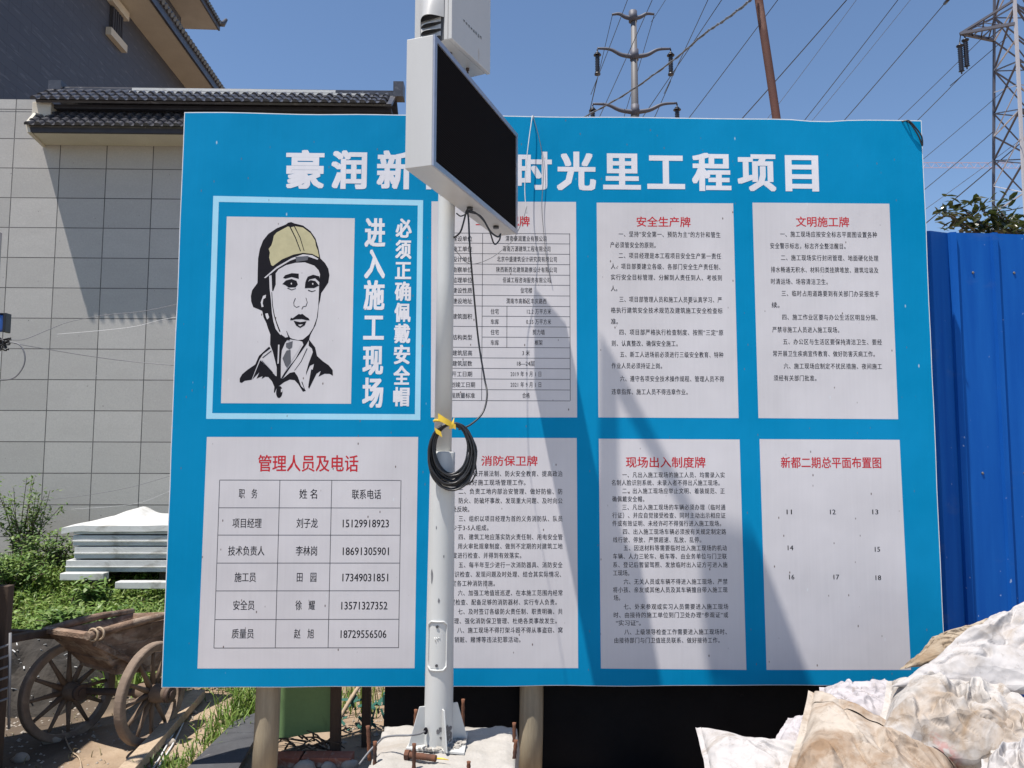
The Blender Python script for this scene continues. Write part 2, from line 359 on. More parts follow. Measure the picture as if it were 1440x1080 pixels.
# small window with pale lintel and sill on the side wall
def onwall(px, py):
    d = BROT.inverted() @ ray(px, py); return CAM + d*((bx-CAM.x)/d.x)
pA, pB, pC = onwall(153, 45), onwall(168, 60), onwall(153, 6)
wy0, wy1, wz0, wz1 = pA.y, pB.y, pA.z+.05, pC.z
m = MB(); m.box((bx+.004, wy0, wz0), (bx+.03, wy1, wz1)); wn = part('window', brot(m), M['shade_grey'], b)
m = MB()
for k in range(5):
    yy = wy0+(wy1-wy0)*(k+.5)/5; m.box((bx+.032, yy-.025, wz0), (bx+.06, yy+.025, wz1))
part('window_bar', brot(m), M['roof_dark'], wn)
m = MB(); m.box((bx+.004, wy0-.12, wz0-.16), (bx+.10, wy1+.10, wz0-.02)); part('sill', brot(m), M['soffit'], wn)
m = MB(); m.box((bx+.004, wy0-.12, wz1+.02), (bx+.10, wy1+.12, wz1+.18)); part('lintel', brot(m), M['soffit'], wn)
# taller wing beyond
c2 = empty('rear_building', (-14, 25, 0), 'taller dark building wing with cream eave beyond the grey brick building', 'building')
q = CAM + BROT.inverted() @ (at(260, 33, 21.2)-CAM); BX2, BZ2 = q.x, q.z
m = MB(); m.box((BX2-7, 13, 0), (BX2, 21.2, BZ2)); part('brick_wall', brot(m), M['gable_brick'], c2)
m = MB(); m.box((BX2-7, 12.5, BZ2+.003), (BX2+.98, 21.9, BZ2+.14)); part('soffit', brot(m), M['soffit'], c2)
m = MB(); m.box((BX2+.983, 12.5, BZ2), (BX2+1.04, 21.95, BZ2+.26))
for k in range(60): m.tube([(BX2+.6, 12.6+k*.155, BZ2+.42), (BX2+1.12, 12.6+k*.155, BZ2+.2)], .06, 6)
m.hexa([(BX2-5, 12.5, BZ2+3), (BX2+1, 12.5, BZ2+.2), (BX2+1, 21.9, BZ2+.2), (BX2-5, 21.9, BZ2+3), (BX2-5, 12.5, BZ2+3.3), (BX2+1, 12.5, BZ2+.35), (BX2+1, 21.9, BZ2+.35), (BX2-5, 21.9, BZ2+3.3)])
m.tube([(BX2+.95, 21.8, BZ2+.2), (BX2+1.12, 22.0, BZ2+.28), (BX2+1.22, 22.05, BZ2+.48)], [.12,.1,.05], 6)
part('roof', brot(m), M['roof_tile'], c2)

# ------------------------------------------------------------------ grey tiled boundary wall with small tile roofs
WY = 5.5
t0, t1, t2 = at(57.7, 720, WY), at(126.7, 720, WY), at(194, 720, WY)
r0, r1 = at(150, 710, WY), at(150, 363, WY)
TW = (t2.x-t0.x)/2; TH = (r1.z-r0.z)/8
M['stone_tiles'] = stone_tiles('stone_tiles', t0.x-20*TW + 6, r0.z-20*TH, TW, TH)
bw = empty('boundary_wall', (-6, WY+.15, 0), 'tall wall of grey granite tiles topped by dark tiled roofs', 'wall')
bw['kind'] = 'thing'; BASE[bw] = V((-6, WY+.15, 0))
wx1 = at(566, 160, WY).x; wz = at(40, 140, WY).z
m = MB(); m.box((-16, WY, -.3), (wx1, WY+.3, wz-.16)); m.box((-16, WY-.002, wz-.157), (at(60, 150, WY).x, WY+.3, wz)); part('tiled_face', m, M['stone_tiles'], bw)
def tile_roof(x0, x1, yf, zf, yb, zb, pitch, courses, mat_parent, name, seed):
    """cover tiles in courses running down from (yb,zb) to (yf,zf), troughs between"""
    rnd = random.Random(seed); m = MB(); n = int((x1-x0)/pitch)
    s = V((0, yf-yb, zf-zb)); L = s.length; s.normalize(); up = V((0, -s.z, s.y)); up = up if up.z > 0 else -up
    m.hexa([V((x0, yf, zf))-up*.03, V((x1, yf, zf))-up*.03, V((x1, yb, zb))-up*.03, V((x0, yb, zb))-up*.03, V((x0, yf, zf)), V((x1, yf, zf)), V((x1, yb, zb)), V((x0, yb, zb))])
    for k in range(n+1):
        x = x0 + k*pitch + rnd.uniform(-.006, .006)
        for c in range(courses):
            a = V((x+rnd.uniform(-.005,.005), yb, zb)) + s*(L*c/courses); e = V((x+rnd.uniform(-.005,.005), yb, zb)) + s*(L*(c+1)/courses + .035)
            ra, re = pitch*.27, pitch*.34; vs = []
            for p, r, lift in ((a, ra, .0), (e, re, .018)):
                for q in range(7):
                    th = pi*q/6; vs.append(p + V((cos(th)*r, 0, 0)) + up*(sin(th)*r + lift))
            m.add(vs, [(q, q+1, q+8, q+7) for q in range(6)], True); m.add(vs[7:], [tuple(range(7))])
            if k < n:   # trough tile lip
                xm = x+pitch/2; vs = []
                for p, lift in ((a, .004), (e, .016)):
                    for q in range(5):
                        th = pi + pi*q/4; vs.append(V((xm + cos(th)*pitch*.3, p.y, p.z)) + up*(pitch*.2+sin(th)*pitch*.2 + lift))
                m.add(vs, [(q, q+1, q+6, q+5) for q in range(4)], True)
    return part(name, m, M['roof_tile'], mat_parent, fix=False)
ux0, ux1 = at(52, 140, WY-.25).x, at(551, 150, WY-.25).x
uz = at(200, 142, WY-.28).z
tile_roof(ux0, ux1, WY-.28, uz, WY+.12, uz+.30, .118, 3, bw, 'upper_roof', 1)
tile_roof(ux0, ux1, WY+.58, uz, WY+.18, uz+.30, .118, 3, bw, 'upper_roof', 2)
m = MB(); m.box((ux0-.03, WY+.09, uz+.27), (ux1+.05, WY+.21, uz+.33)); m.tube([(ux0-.03, WY+.15, uz+.335), (ux1+.05, WY+.15, uz+.335)], .04, 8)
m.box((ux1-.03, WY+.06, uz+.26), (ux1+.1, WY+.24, uz+.46)); m.box((ux0-.06, WY+.06, uz+.30), (ux0+.1, WY+.24, uz+.42)); part('ridge', m, M['roof_tile'], bw)
m = MB(); xa, xb = at(182,120,WY).x, at(470,130,WY).x; m.box((xa, WY+.07, uz+.30), (xb, WY+.086, uz+.335)); m.box((xa, WY+.0, uz+.235), (xb+.4, WY+.03, uz+.262)); part('ridge_trim', m, M['panel_white'], bw)
m = MB(); m.box((at(72,160,WY).x, WY-.06, uz-.30), (ux1-.02, WY-.003, uz+.0)); m.box((at(72,160,WY).x, WY-.16, uz-.05), (ux1-.02, WY-.063, uz-.0)); part('fascia', m, M['roof_dark'], bw)
lz = at(150, 186, WY-.43).z; lx0 = at(38, 186, WY-.43).x; lx1 = at(330, 186, WY-.43).x
ltz = at(150, 157, WY-.10).z
tile_roof(lx0+.03, lx1, WY-.435, lz+.075, WY-.04, ltz, .118, 4, bw, 'lower_roof', 3)
m = MB(); m.box((lx0+.02, WY-.42, lz), (lx1, WY-.38, lz+.06)); part('eave_board', m, M['roof_dark'], bw)
m = MB(); x2 = at(62, 207, WY).x
m.poly([(lx0+.04, WY-.38, lz+.004), (lx1, WY-.38, lz+.004), (lx1, WY-.003, lz+.004), (x2, WY-.003, lz+.004)]); part('soffit', m, M['soffit'], bw)
m = MB(); m.prism([(lx0+.0, WY-.43, lz-.01), (lx0-.03, WY-.43, lz+.11), (lx0-.03, WY-.28, lz+.30), (lx0-.03, WY-.004, lz+.34), (x2-.02, WY-.004, lz-.02)], (.04,0,0))
part('end_board', m, M['soffit'], bw)
m = MB(); a = at(44, 165, WY-.22); e = at(72, 143, WY-.22); m.box((a.x, WY-.22, a.z), (e.x, WY-.004, e.z)); part('corner_block', m, M['soffit'], bw, bevel=.01)

# ------------------------------------------------------------------ blue corrugated site fence and the black sheet at its foot
FY = .26
ft = at(1330, 330, FY).z; fx0 = at(560, 700, FY).x; fx1 = at(1440, 600, FY).x+2.2
fb = empty('site_fence', (3, FY, 0), 'blue corrugated metal site fence standing behind the notice board', 'fence'); fb['kind'] = 'thing'
M_ = MB(); xs = []; x = fx0; ph = at(1396, 420, FY).x; per = at(1399, 420, FY).x - at(1341, 420, FY).x
k0 = int((ph-fx0)/per)
prof = []
x = ph - k0*per
while x < fx1:
    prof += [(x, 0), (x+.006, -.020), (x+.034, -.020), (x+.040, 0)]; x += per
xf = at(1338, 420, FY).x; xg = at(1290, 420, FY).x
prof = [p for p in prof if not xg-.3 < p[0] < xf+.01]; prof += [(xg-.29, 0), (xg, -.16), (xf-.004, .004), (xf+.004, -.012)]; prof.sort()
vs = []
for (px_, dy) in prof: vs += [(px_, FY+dy, -.1), (px_, FY+dy, ft + .012*sin(px_*3) + .26*min(0, dy+.03))]
n = len(prof); fs = [(2*i, 2*i+2, 2*i+3, 2*i+1) for i in range(n-1)]
vs2 = [(a, b_+.004, c) for a, b_, c in vs]
M_.add(vs, fs); M_.add(vs2, [tuple(reversed(f)) for f in fs])
part('corrugated_sheet', M_, M['fence_blue'], fb, fix=False)
m = MB(); xq = ph - k0*per + per*.55
while xq < fx1:
    for z in (.5, 1.52, ft-.22): m.tube([(xq, FY-.001, z), (xq, FY-.006, z)], [.008, .005], 8)
    xq += per
part('screw', m, M['steel_grey'], fb)
m = MB()
for z in (.5, 1.5, ft-.25): m.box((fx0+.3, FY+.012, z), (fx1, FY+.06, z+.05))
part('rail', m, M['steel_grey'], fb)
m = MB()
for xx in (fx0+.7, fx0+2.5, fx0+4.5): m.box((xx, FY+.063, -.1), (xx+.06, FY+.12, ft))
part('post', m, M['steel_grey'], fb)
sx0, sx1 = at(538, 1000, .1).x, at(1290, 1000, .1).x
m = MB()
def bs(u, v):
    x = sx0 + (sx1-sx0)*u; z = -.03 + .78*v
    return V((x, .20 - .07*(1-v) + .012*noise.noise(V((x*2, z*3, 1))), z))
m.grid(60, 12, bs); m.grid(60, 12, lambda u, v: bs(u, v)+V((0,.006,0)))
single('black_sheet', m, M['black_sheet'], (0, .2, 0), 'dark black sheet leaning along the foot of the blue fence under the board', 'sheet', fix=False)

# ------------------------------------------------------------------ the notice board
nb = empty('notice_board', (.3, .02, 0), 'big sky blue construction notice board with white text panels on round posts', 'sign')
bl, br_, bt, bb = -1.6765, 2.3032, CAM.z+1.7853, CAM.z-1.1995
m = MB()
def rag(n, f): return [f(i/(n-1)) for i in range(n)]
top = rag(40, lambda t: (bl+(br_-bl)*t, bt + .006*noise.noise(V((t*9,0,0))) - (.012*math.exp(-((t-.86)/.03)**2))))
bot = rag(40, lambda t: (br_-(br_-bl)*t, bb + .006*noise.noise(V((t*11,4,0)))))
lft = rag(16, lambda t: (bl + .004*noise.noise(V((t*8,9,0))), bb+(bt-bb)*t))[1:-1]; rgt = rag(16, lambda t: (br_ + .004*noise.noise(V((t*8,2,0))), bt-(bt-bb)*t))[1:-1]
outline = top+rgt+bot+lft
m.prism([(x, .0, z) for x, z in outline], (0, .035, 0)); part('backing', m, M['board_edge'], nb)
m = MB()
ins = [(x + (.004 if x < 0 else -.004 if x > 2 else 0), z - (.005 if z > 3 else -.003 if z < .6 else 0)) for x, z in outline]
m.poly([(x, -.0005, z) for x, z in ins]); face = part('blue_face', m, M['print_blue'], nb, fix=False)
def B(px, py, off=0.): p = at(px, py, 0); return V((p.x, -off, p.z))
def qpoly(pts, off): return [B(x, y, off) for x, y in pts]
def panel(pts, mat, off=.0008, name='white_panel', parent=nb):
    m = MB(); m.poly(qpoly(pts, off)); return part(name, m, mat, parent, fix=False)

def text_mesh(body, bold=0.0, space=1.0, layers=((0,0),)):
    c = bpy.data.curves.new('txt', 'FONT'); c.body = body; c.resolution_u = 2; c.space_character = space
    o = bpy.data.objects.new('txt', c); COL.objects.link(o); c.offset = bold
    bpy.context.view_layer.update()
    me = bpy.data.meshes.new_from_object(o.evaluated_get(bpy.context.evaluated_depsgraph_get()))
    vs = [(v.co.x, v.co.y) for v in me.vertices]; fs = [tuple(p.vertices) for p in me.polygons]
    bpy.data.objects.remove(o); bpy.data.curves.remove(c); bpy.data.meshes.remove(me)
    out, of = [], []
    for li, (dx, dy) in enumerate(layers):
        n0 = len(out); out += [(x+dx, y+dy, li) for x, y in vs]; of += [tuple(i+n0 for i in f) for f in fs]
    return out, of
def put_text(mb, body, px0, px1, yc, hpx, bold=0, layers=((-.012,0),(0,0),(.012,0)), off=.0011):
    """one line of print: left edge px0, right edge px1, centre yc, character height hpx (photo pixels)"""
    vs, fs = text_mesh(body, bold, 1.14 if hpx < 9 and len(body) > 6 else 1.0, layers)
    if not vs: return
    mnx = min(v[0] for v in vs); mxx = max(v[0] for v in vs)
    p0, p1 = B(px0, yc), B(px1, yc); H = (B(px0, yc-hpx/2)-B(px0, yc+hpx/2)).z
    sx = (p1.x-p0.x)/(mxx-mnx); cz = (p0.z+p1.z)/2; sz = H/.92; ymid = .38
    mb.add([(p0.x+(x-mnx)*sx, -off-li*.00002, cz+(y-ymid)*sz) for x, y, li in vs], fs)
HEAVY = tuple((x, y) for x in (-.038,-.019,0,.019,.038) for y in (-.022,0,.022))
MID = ((-.016,0),(0,0),(.016,0),(0,.010),(0,-.010))
BODY = ((-.012,0),(0,0),(.012,0))
# title
m = MB(); Y0, Y1 = 238.5, 243
for ch, x0, x1 in (('豪',402,456),('润',466,516),('新',530,581),('都',593,645),('·',672,684),('时',726,776),('光',783,838),('里',848,901),('工',910,963),('程',973,1028),('项',1037,1091),('目',1104,1151)):
    yc = 238.5+(x0-402)/750*4
    if ch == '·': put_text(m, ch, x0, x1, yc, 8, 0, HEAVY)
    elif ch in '工目': put_text(m, ch, x0, x1, yc, 52 if ch=='目' else 56, 0, HEAVY)
    else: put_text(m, ch, x0, x1, yc, 52, 0, HEAVY)
part('title_lettering', m, M['ink_white'], nb, fix=False)

# the helmet notice, top left
m = MB()
o_ = [(300,275.5),(595,281.6),(591,590.7),(290,589)]; i_ = [(307.8,284),(587.5,289),(583.5,582.5),(298.5,581)]
for k in range(4): m.poly(qpoly([o_[k], o_[(k+1)%4], i_[(k+1)%4], i_[k]], .0008))
part('pale_border', m, M['print_pale'], nb, fix=False)
hp = panel([(319,304.5),(499,307),(493.7,567.8),(310.8,567)], M['print_white'], name='portrait_panel')
def U(x, y): return (310+x/7.579, 300+y/7.579)
LAY = [.0011]
def shape(mb, pts, step=True):
    if step: LAY[0] += .00002
    mb.poly(qpoly([U(x, y) for x, y in pts], LAY[0]))
def ell(cx, cy, rx, ry, n=20, a=0): return [(cx+rx*cos(2*pi*k/n)*cos(a)-ry*sin(2*pi*k/n)*sin(a), cy+rx*cos(2*pi*k/n)*sin(a)+ry*sin(2*pi*k/n)*cos(a)) for k in range(n)]
def stroke(mb, pts, w0, w1=None):
    w1 = w0 if w1 is None else w1; L, R = [], []
    for i, p in enumerate(pts):
        a = V((*pts[max(0,i-1)],0)); b2 = V((*pts[min(len(pts)-1,i+1)],0)); d = (b2-a).normalized(); nrm = V((-d.y, d.x, 0))
        ww = (w0+(w1-w0)*i/(len(pts)-1))/2; L.append((p[0]+nrm.x*ww, p[1]+nrm.y*ww)); R.append((p[0]-nrm.x*ww, p[1]-nrm.y*ww))
    shape(mb, L+R[::-1])
k1 = MB()
shape(k1, [(325,880),(338,820),(375,770),(395,742),(398,600),(402,480),(420,380),(455,290),(510,220),(600,160),(700,118),(722,100),(755,93),(790,108),(880,130),(960,190),(1015,270),(1045,370),(1065,480),(1115,530),(1150,590),(1162,660),(1150,740),(1110,800),(1075,850),(1062,930),(1048,980),(1038,1100),(1015,1190),(975,1265),(958,1300),(945,1350),(880,1370),(845,1358),(720,1340),(690,1380),(655,1460),(645,1560),(643,1760),(600,1760),(600,1640),(560,1480),(530,1400),(532,1290),(505,1220),(490,1170),(460,1110),(445,1040),(400,1020),(350,1000),(328,940)])
shape(k1, [(410,1520),(520,1420),(535,1440),(455,1500),(418,1556),(332,1775),(260,1785),(228,1808),(206,1800),(206,1760),(232,1715),(285,1670),(372,1610)])
shape(k1, [(425,1565),(500,1640),(585,1730),(640,1755),(665,1762),(740,1700),(790,1690),(825,1740),(860,1840),(912,1890),(880,1903),(830,1820),(790,1778),(740,1772),(680,1800),(620,1845),(592,1880),(580,1912),(570,1910),(575,1850),(550,1790),(510,1745),(480,1742),(440,1765),(450,1735),(385,1762),(415,1695),(340,1772)])
shape(k1, [(945,1345),(1010,1430),(1030,1520),(1090,1575),(1155,1620),(1196,1670),(1200,1732),(1165,1712),(1110,1710),(1045,1742),(1070,1680),(1025,1710),(990,1780),(945,1872),(935,1850),(975,1700),(998,1605),(955,1625),(930,1680),(912,1728),(915,1690),(940,1600),(985,1480),(975,1440),(940,1410)])
shape(k1, [(960,1270),(945,1350),(915,1400),(780,1590),(665,1760),(650,1755),(690,1690),(800,1550),(860,1440),(885,1400),(870,1360)])
stroke(k1, [(925,1440),(860,1580),(790,1675)], 9, 5); stroke(k1, [(868,1795),(905,1895)], 10, 4); stroke(k1, [(975,1665),(940,1830)], 16, 4)
shape(k1, ell(628,1905,34,64,20,.08))
part('black_ink', k1, M['ink_black'], hp, fix=False)
k2 = MB(); LAY[0] = .0014
shape(k2, [(590,640),(620,598),(700,553),(800,528),(900,523),(1000,558),(1045,605),(1062,650),(1058,690),(1052,760),(1050,850),(1042,1000),(1026,1120),(990,1220),(945,1290),(880,1345),(830,1352),(770,1338),(720,1318),(690,1325),(650,1310),(590,1235),(565,1150),(550,1060),(540,930),(525,800),(520,665),(545,660),(552,830),(565,828),(590,760)])
shape(k2, [(430,950),(455,880),(487,868),(482,900),(458,915),(450,960),(460,995),(440,1000)]); shape(k2, [(478,1070),(505,1065),(520,1110),(500,1132),(488,1110)])
shape(k2, [(440,1545),(540,1462),(585,1690),(578,1722),(520,1640),(450,1560)])
shape(k2, [(615,1400),(630,1400),(622,1600),(608,1605)])
shape(k2, [(645,1870),(662,1870),(660,1900),(646,1910)])
shape(k2, [(700,1385),(760,1362),(845,1375),(862,1400),(835,1455),(770,1555),(660,1735),(650,1745),(650,1560),(665,1470)])
shape(k2, [(465,688),(600,570),(760,478),(880,437),(980,447),(1045,485),(1035,495),(950,466),(870,460),(745,505),(600,592),(482,690)])
part('white_ink', k2, M['print_white'], hp, fix=False)
k3 = MB(); LAY[0] = .0016
shape(k3, [(600,205),(660,172),(720,140),(748,150),(800,138),(880,152),(960,212),(1010,290),(1020,350),(1040,400),(1052,470),(980,433),(880,422),(780,440),(660,490),(560,562),(542,552),(520,470),(528,420),(515,380),(545,340),(560,290),(570,240)])
part('cream_ink', k3, M['ink_cream'], hp, fix=False)
k4 = MB(); LAY[0] = .0018
stroke(k4, [(738,135),(800,260),(855,405)], 12, 9); stroke(k4, [(785,130),(850,260),(893,402)], 10, 7)
shape(k4, [(668,690),(690,660),(760,638),(835,643),(836,700),(800,690),(760,680),(695,697)])
shape(k4, [(915,710),(932,675),(990,655),(1055,672),(1062,740),(1010,692),(950,705),(925,745),(900,800),(905,740)])
shape(k4, [(660,755),(700,715),(760,700),(812,720),(826,760),(800,790),(730,792),(690,765)]); shape(k4, [(900,800),(918,742),(962,712),(1012,722),(1052,770),(1000,797),(935,797)])
stroke(k4, [(715,797),(760,817),(805,802)], 10, 6); stroke(k4, [(935,820),(975,835),(1015,822)], 12, 7)
stroke(k4, [(800,905),(782,950),(785,985),(812,1003),(842,990)], 7, 6); stroke(k4, [(912,900),(926,950),(912,990),(882,995),(868,1022)], 6, 8)
shape(k4, [(743,1140),(752,1112),(770,1120),(800,1098),(835,1073),(855,1078),(875,1072),(910,1100),(940,1118),(952,1140),(920,1140),(870,1128),(800,1130),(765,1140)])
shape(k4, [(780,1145),(850,1160),(918,1150),(898,1195),(850,1222),(808,1198)])
stroke(k4, [(548,840),(556,980),(575,1090),(600,1170),(635,1262)], 6, 13); stroke(k4, [(705,1255),(722,1300),(740,1335)], 5, 16); stroke(k4, [(640,1300),(690,1335),(740,1345)], 24, 20)
stroke(k4, [(450,1540),(545,1465)], 9, 9); stroke(k4, [(440,1570),(560,1700)], 7, 7)
part('line_ink', k4, M['ink_black'], hp, fix=False)
k5 = MB(); LAY[0] = .0022
shape(k5, [(700,1385),(772,1362),(765,1430),(735,1452),(700,1428)]); shape(k5, [(706,1462),(748,1455),(752,1590),(712,1648),(690,1620),(662,1545)])
shape(k5, [(800,465),(940,455),(930,500),(810,520)])
part('grey_ink', k5, M['ink_grey'], hp, fix=False)
k6 = MB(); LAY[0] = .0024
shape(k6, ell(757,750,7,10,10)); shape(k6, ell(985,752,7,10,10)); shape(k6, [(828,1188),(880,1184),(850,1206)])
part('white_ink', k6, M['print_white'], hp, fix=False)
m = MB()
for ch, x0, x1, yc, h in (('进',513,542,327,40),('入',512.5,541.5,371,40),('施',511.5,541,415,40),('工',511,540,460,40),('现',510,539,506,41),('场',509.5,539,552,41)): put_text(m, ch, x0, x1, yc, h, 0, HEAVY)
for i, ch in enumerate('必须正确佩戴安全帽'):
    put_text(m, ch, 556.5-.45*i, 579-.38*i, 321+29.6*i, 26, 0, HEAVY)
part('vertical_lettering', m, M['ink_white'], nb, fix=False)

PAN = {
 'overview': [(606.8,283.2),(810,284),(811.5,587),(606,587)], 'safety': [(839,285),(1031,286),(1038.6,588),(841.5,587)],
 'civil': [(1058,285),(1250.5,286.5),(1263,589.5),(1066.5,588)], 'staff': [(291,614.5),(588,614.5),(583,939.6),(277.7,940)],
 'fire': [(606,615.5),(811,616),(813,939.5),(603,939.5)], 'entry': [(842,617),(1040,618),(1049.5,942),(845,940)],
 'plan': [(1068,617.5),(1265,618.5),(1281,942),(1078,942)]}
P_ = {k: panel(v, M['print_white']) for k, v in PAN.items()}
def lettering(key, title, rows, th=14, h=8.2):
    m = MB(); put_text(m, title[0], title[1], title[2], title[3], th, 0, MID); part('red_heading', m, M['ink_red'], P_[key], fix=False)
    m = MB()
    for t_, x0, x1, y in rows: put_text(m, t_, x0, x1, y, h, 0, BODY)
    part('black_lettering', m, M['ink_black'], P_[key], fix=False)
lettering('safety', ('安全生产牌',895,971,312), [
 ('一、坚持”安全第一、预防为主”的方针和管生',870,1013,329.7),('产必须管安全的原则。',858,922,344.6),('二、项目经理是本工程项目安全生产第一责任',870,1014,359.8),
 ('人、项目部要建立各级、各部门安全生产责任制、',859,1013,375),('实行安全目标管理、分解到人责任到人、考核到',859,1015,390.3),('人。',859,868,405.6),
 ('三、项目部管理人员和施工人员要认真学习、严',871,1015,421.3),('格执行建筑安全技术规范及建筑施工安全检查标',859,1016,436.6),('准。',859,869,452),
 ('四、项目部严格执行检查制度、按照”三定”原',871,1017,467.4),('则、认真整改、确保安全施工。',860,953,483),('五、新工人进场前必须进行三级安全教育、特种',872,1017,498.7),
 ('作业人员必须持证上岗。',860,931,514.4),('六、遵守各项安全技术操作规程、管理人员不得',872,1018,532.7),('违章指挥、施工人员不得违章作业。',860,967,551)])
lettering('civil', ('文明施工牌',1119,1194,312), [
 ('一、施工现场应按安全标志平面图设置各种',1097,1233,329.7),('安全警示标志，标志齐全整洁醒目。',1083,1189,346),('二、施工现场实行封闭管理、地面硬化处理',1098,1235,362.8),
 ('排水畅通无积水、材料归类挂牌堆放、建筑垃圾及',1084,1235,379.6),('时清运场、场容清洁卫生。',1084,1164,396),('三、临时占用道路要到有关部门办妥报批手',1099,1236,413),('续。',1085,1096,429),
 ('四、施工作业区要与办公生活区明显分隔、',1100,1234,446.3),('严禁非施工人员进入施工现场。',1086,1180,463.7),('五、办公区与生活区要保持清洁卫生、要经',1101,1240,480.8),
 ('常开展卫生疾病宣传教育、做好防害灭病工作。',1087,1230,497.5),('六、施工现场应制定不扰民措施、夜间施工',1102,1240,515),('须经有关部门批准。',1088,1148,531.7)])
lettering('fire', ('消防保卫牌',677,756,648), [
 ('一、积极开展法制、防火安全教育、提高政治',643,791,666),('觉悟、做好施工现场管理工作。',632,739,678.4),('二、负责工地内部治安管理、做好防偷、防',645,791,691),
 ('盗、防火、防破坏事故、发现重大问题、及时向公',630,791,704),('安处反映。',628,660,716),('三、组织以项目经理为首的义务消防队、队员',645,791,729.3),('不少于3-5人组成。',628,687,742),
 ('四、建筑工地应落实防火责任制、用电安全管',645,791,755),('理、用火审批规章制度、做到不定期的对建筑工地',629,791,768),('的制度进行检查、并得到有效落实。',622,733,781),
 ('五、每半年至少进行一次消防器具、消防安全',645,791,794.3),('知识检查、发现问题及时处理、结合其实际情况、',632,789,807.5),('制定各工种消防措施。',628,696,820.3),
 ('六、加强工地值班巡逻、在本施工范围内经常',644,791,833.6),('督促检查、配备足够的消防器材、实行专人负责。',626,783,846.7),('七、及时签订各级防火责任制、职责明确、共',644,791,859.8),
 ('同管理、强化消防保卫管理、杜绝各类事故发生。',624,783,873),('八、施工现场不得打架斗殴不得从事盗窃、窝',643,791,886),('赃、销赃、赌博等违法犯罪活动。',624,732,899.4)])
lettering('entry', ('现场出入制度牌',880,992,650), [
 ('一、凡出入施工现场的施工人员、均需录入实',875,1019,667.8),('名制人脸识别系统、未录入者不得出入施工现场。',860,1012,678.8),('二、出入施工现场应举止文明、着装规范、正',875,1019,690.3),('确佩戴安全帽。',861,906,701.7),
 ('三、凡出入施工现场的车辆必须办理（临时通',875,1020,713.2),('行证）、并应自觉接受检查、同时主动出示相应证',861,1020,724.7),('件或有效证明、未经许可不得强行进入施工现场。',861,1014,736),
 ('四、出入施工现场车辆必须按有关规定制定路',876,1021,747.6),('线行驶、停放、严禁超速、乱放、乱停。',862,986,759),('五、因送材料等需要临时出入施工现场的机动',877,1022,770.5),
 ('车辆、人力三轮车、板车等、由业务单位与门卫联',862,1022,782.2),('系、登记后暂留驾照、发放临时出入证方可进入施',862,1023,794.1),('工现场。',862,885,805.6),
 ('六、无关人员或车辆不得进入施工现场、严禁',877,1023,817.8),('将小孩、亲友或其他人员及其车辆擅自带入施工现',862,1023,829.3),('场。',863,872,840.6),('七、外来参观或实习人员需要进入施工现场',877,1024,853),
 ('时、由接待的施工单位到门卫处办理“参观证”或',863,1024,864.7),('“实习证”。',866,901,875.9),('八、上级领导检查工作需要进入施工现场时、',878,1022,888.4),('由接待部门与门卫值班员联系、做好接待工作。',864,1012,900.3)], 15, 8)
lettering('plan', ('新都二期总平面布置图',1098,1239,650.5), [('11',1106,1113.5,719.5),('12',1167,1175,719.5),('13',1226.5,1235,719.5),('14',1107.5,1115.5,770),('15',1230,1237.5,772),('16',1109.5,1117,811),('17',1172,1180,811),('18',1231,1239,812)], 15.5, 9)
# two tables
def rule(mb, p, q, wpx=.9, off=.0010):
    a, b2 = B(*p, off), B(*q, off); hw = wpx*4/FPX/2
    if abs(a.x-b2.x) > abs(a.z-b2.z): a.z = b2.z = (a.z+b2.z)/2; mb.poly([a+V((0,0,-hw)), b2+V((0,0,-hw)), b2+V((0,0,hw)), a+V((0,0,hw))])
    else: a.x = b2.x = (a.x+b2.x)/2; mb.poly([a+V((-hw,0,0)), b2+V((-hw,0,0)), b2+V((hw,0,0)), a+V((hw,0,0))])
H = [328.3,342.4,357,371.6,386.5,400.7,415.7,430.6,445,459.4,474.4,488.7,503.5,518.2,533.1,548.1,563.5]
m = MB()
for i, y in enumerate(H):
    rule(m, (678 if i in (8, 10) else 620, y), (801.5, y))
for x, y0, y1 in ((620,H[0],H[-1]),(678,H[0],H[-1]),(801.5,H[0],H[-1]),(712.8,H[7],H[11])): rule(m, (x, y0), (x, y1))
part('table_lines', m, M['ink_grey'], P_['overview'], fix=False)
m = MB(); put_text(m, '工程概况牌', 669, 745, 311, 14, 0, MID); part('red_heading', m, M['ink_red'], P_['overview'], fix=False)
m = MB(); mid = lambda i: (H[i]+H[i+1])/2+.3
for i, t_, x0 in ((0,'建设单位',636),(1,'施工单位',636),(2,'设计单位',636),(3,'勘察单位',636),(4,'监理单位',636),(5,'建设性质',636),(6,'建设地址',636),(11,'建筑层高',636),(12,'建筑层数',636),(13,'开工日期',635),(14,'计划竣工日期',627),(15,'工程质量标准',627)):
    put_text(m, t_, x0, 664 if len(t_)==4 else 668, mid(i), 7.6)
put_text(m, '建筑面积', 636, 664, H[8], 7.6); put_text(m, '结构类型', 636, 664, H[10], 7.6)
for i, t_, x0, x1 in ((0,'渭南豪润置业有限公司',711,768.5),(1,'渭南万源建筑工程有限公司',707,774),(2,'北京中盛建筑设计研究院有限公司',699,783),(3,'陕西新西北建筑勘察设计有限公司',698,783),(4,'佰诚工程咨询服务有限公司',707,774),(5,'住宅楼',732,748.5),(6,'渭南市高新区丰庆路西',712,768.5),
  (7,'12.2 万平方米',741,775),(8,'0.55 万平方米',740,775),(9,'剪力墙',749,766),(10,'框架',752,763),(11,'3 米',734.5,745),(12,'18—24层',727,752),(13,'2019 年 9 月 1 日',718,761),(14,'2021 年 9 月 1 日',718,761),(15,'合格',734.5,745)):
    put_text(m, t_, x0, x1, mid(i), 7.6)
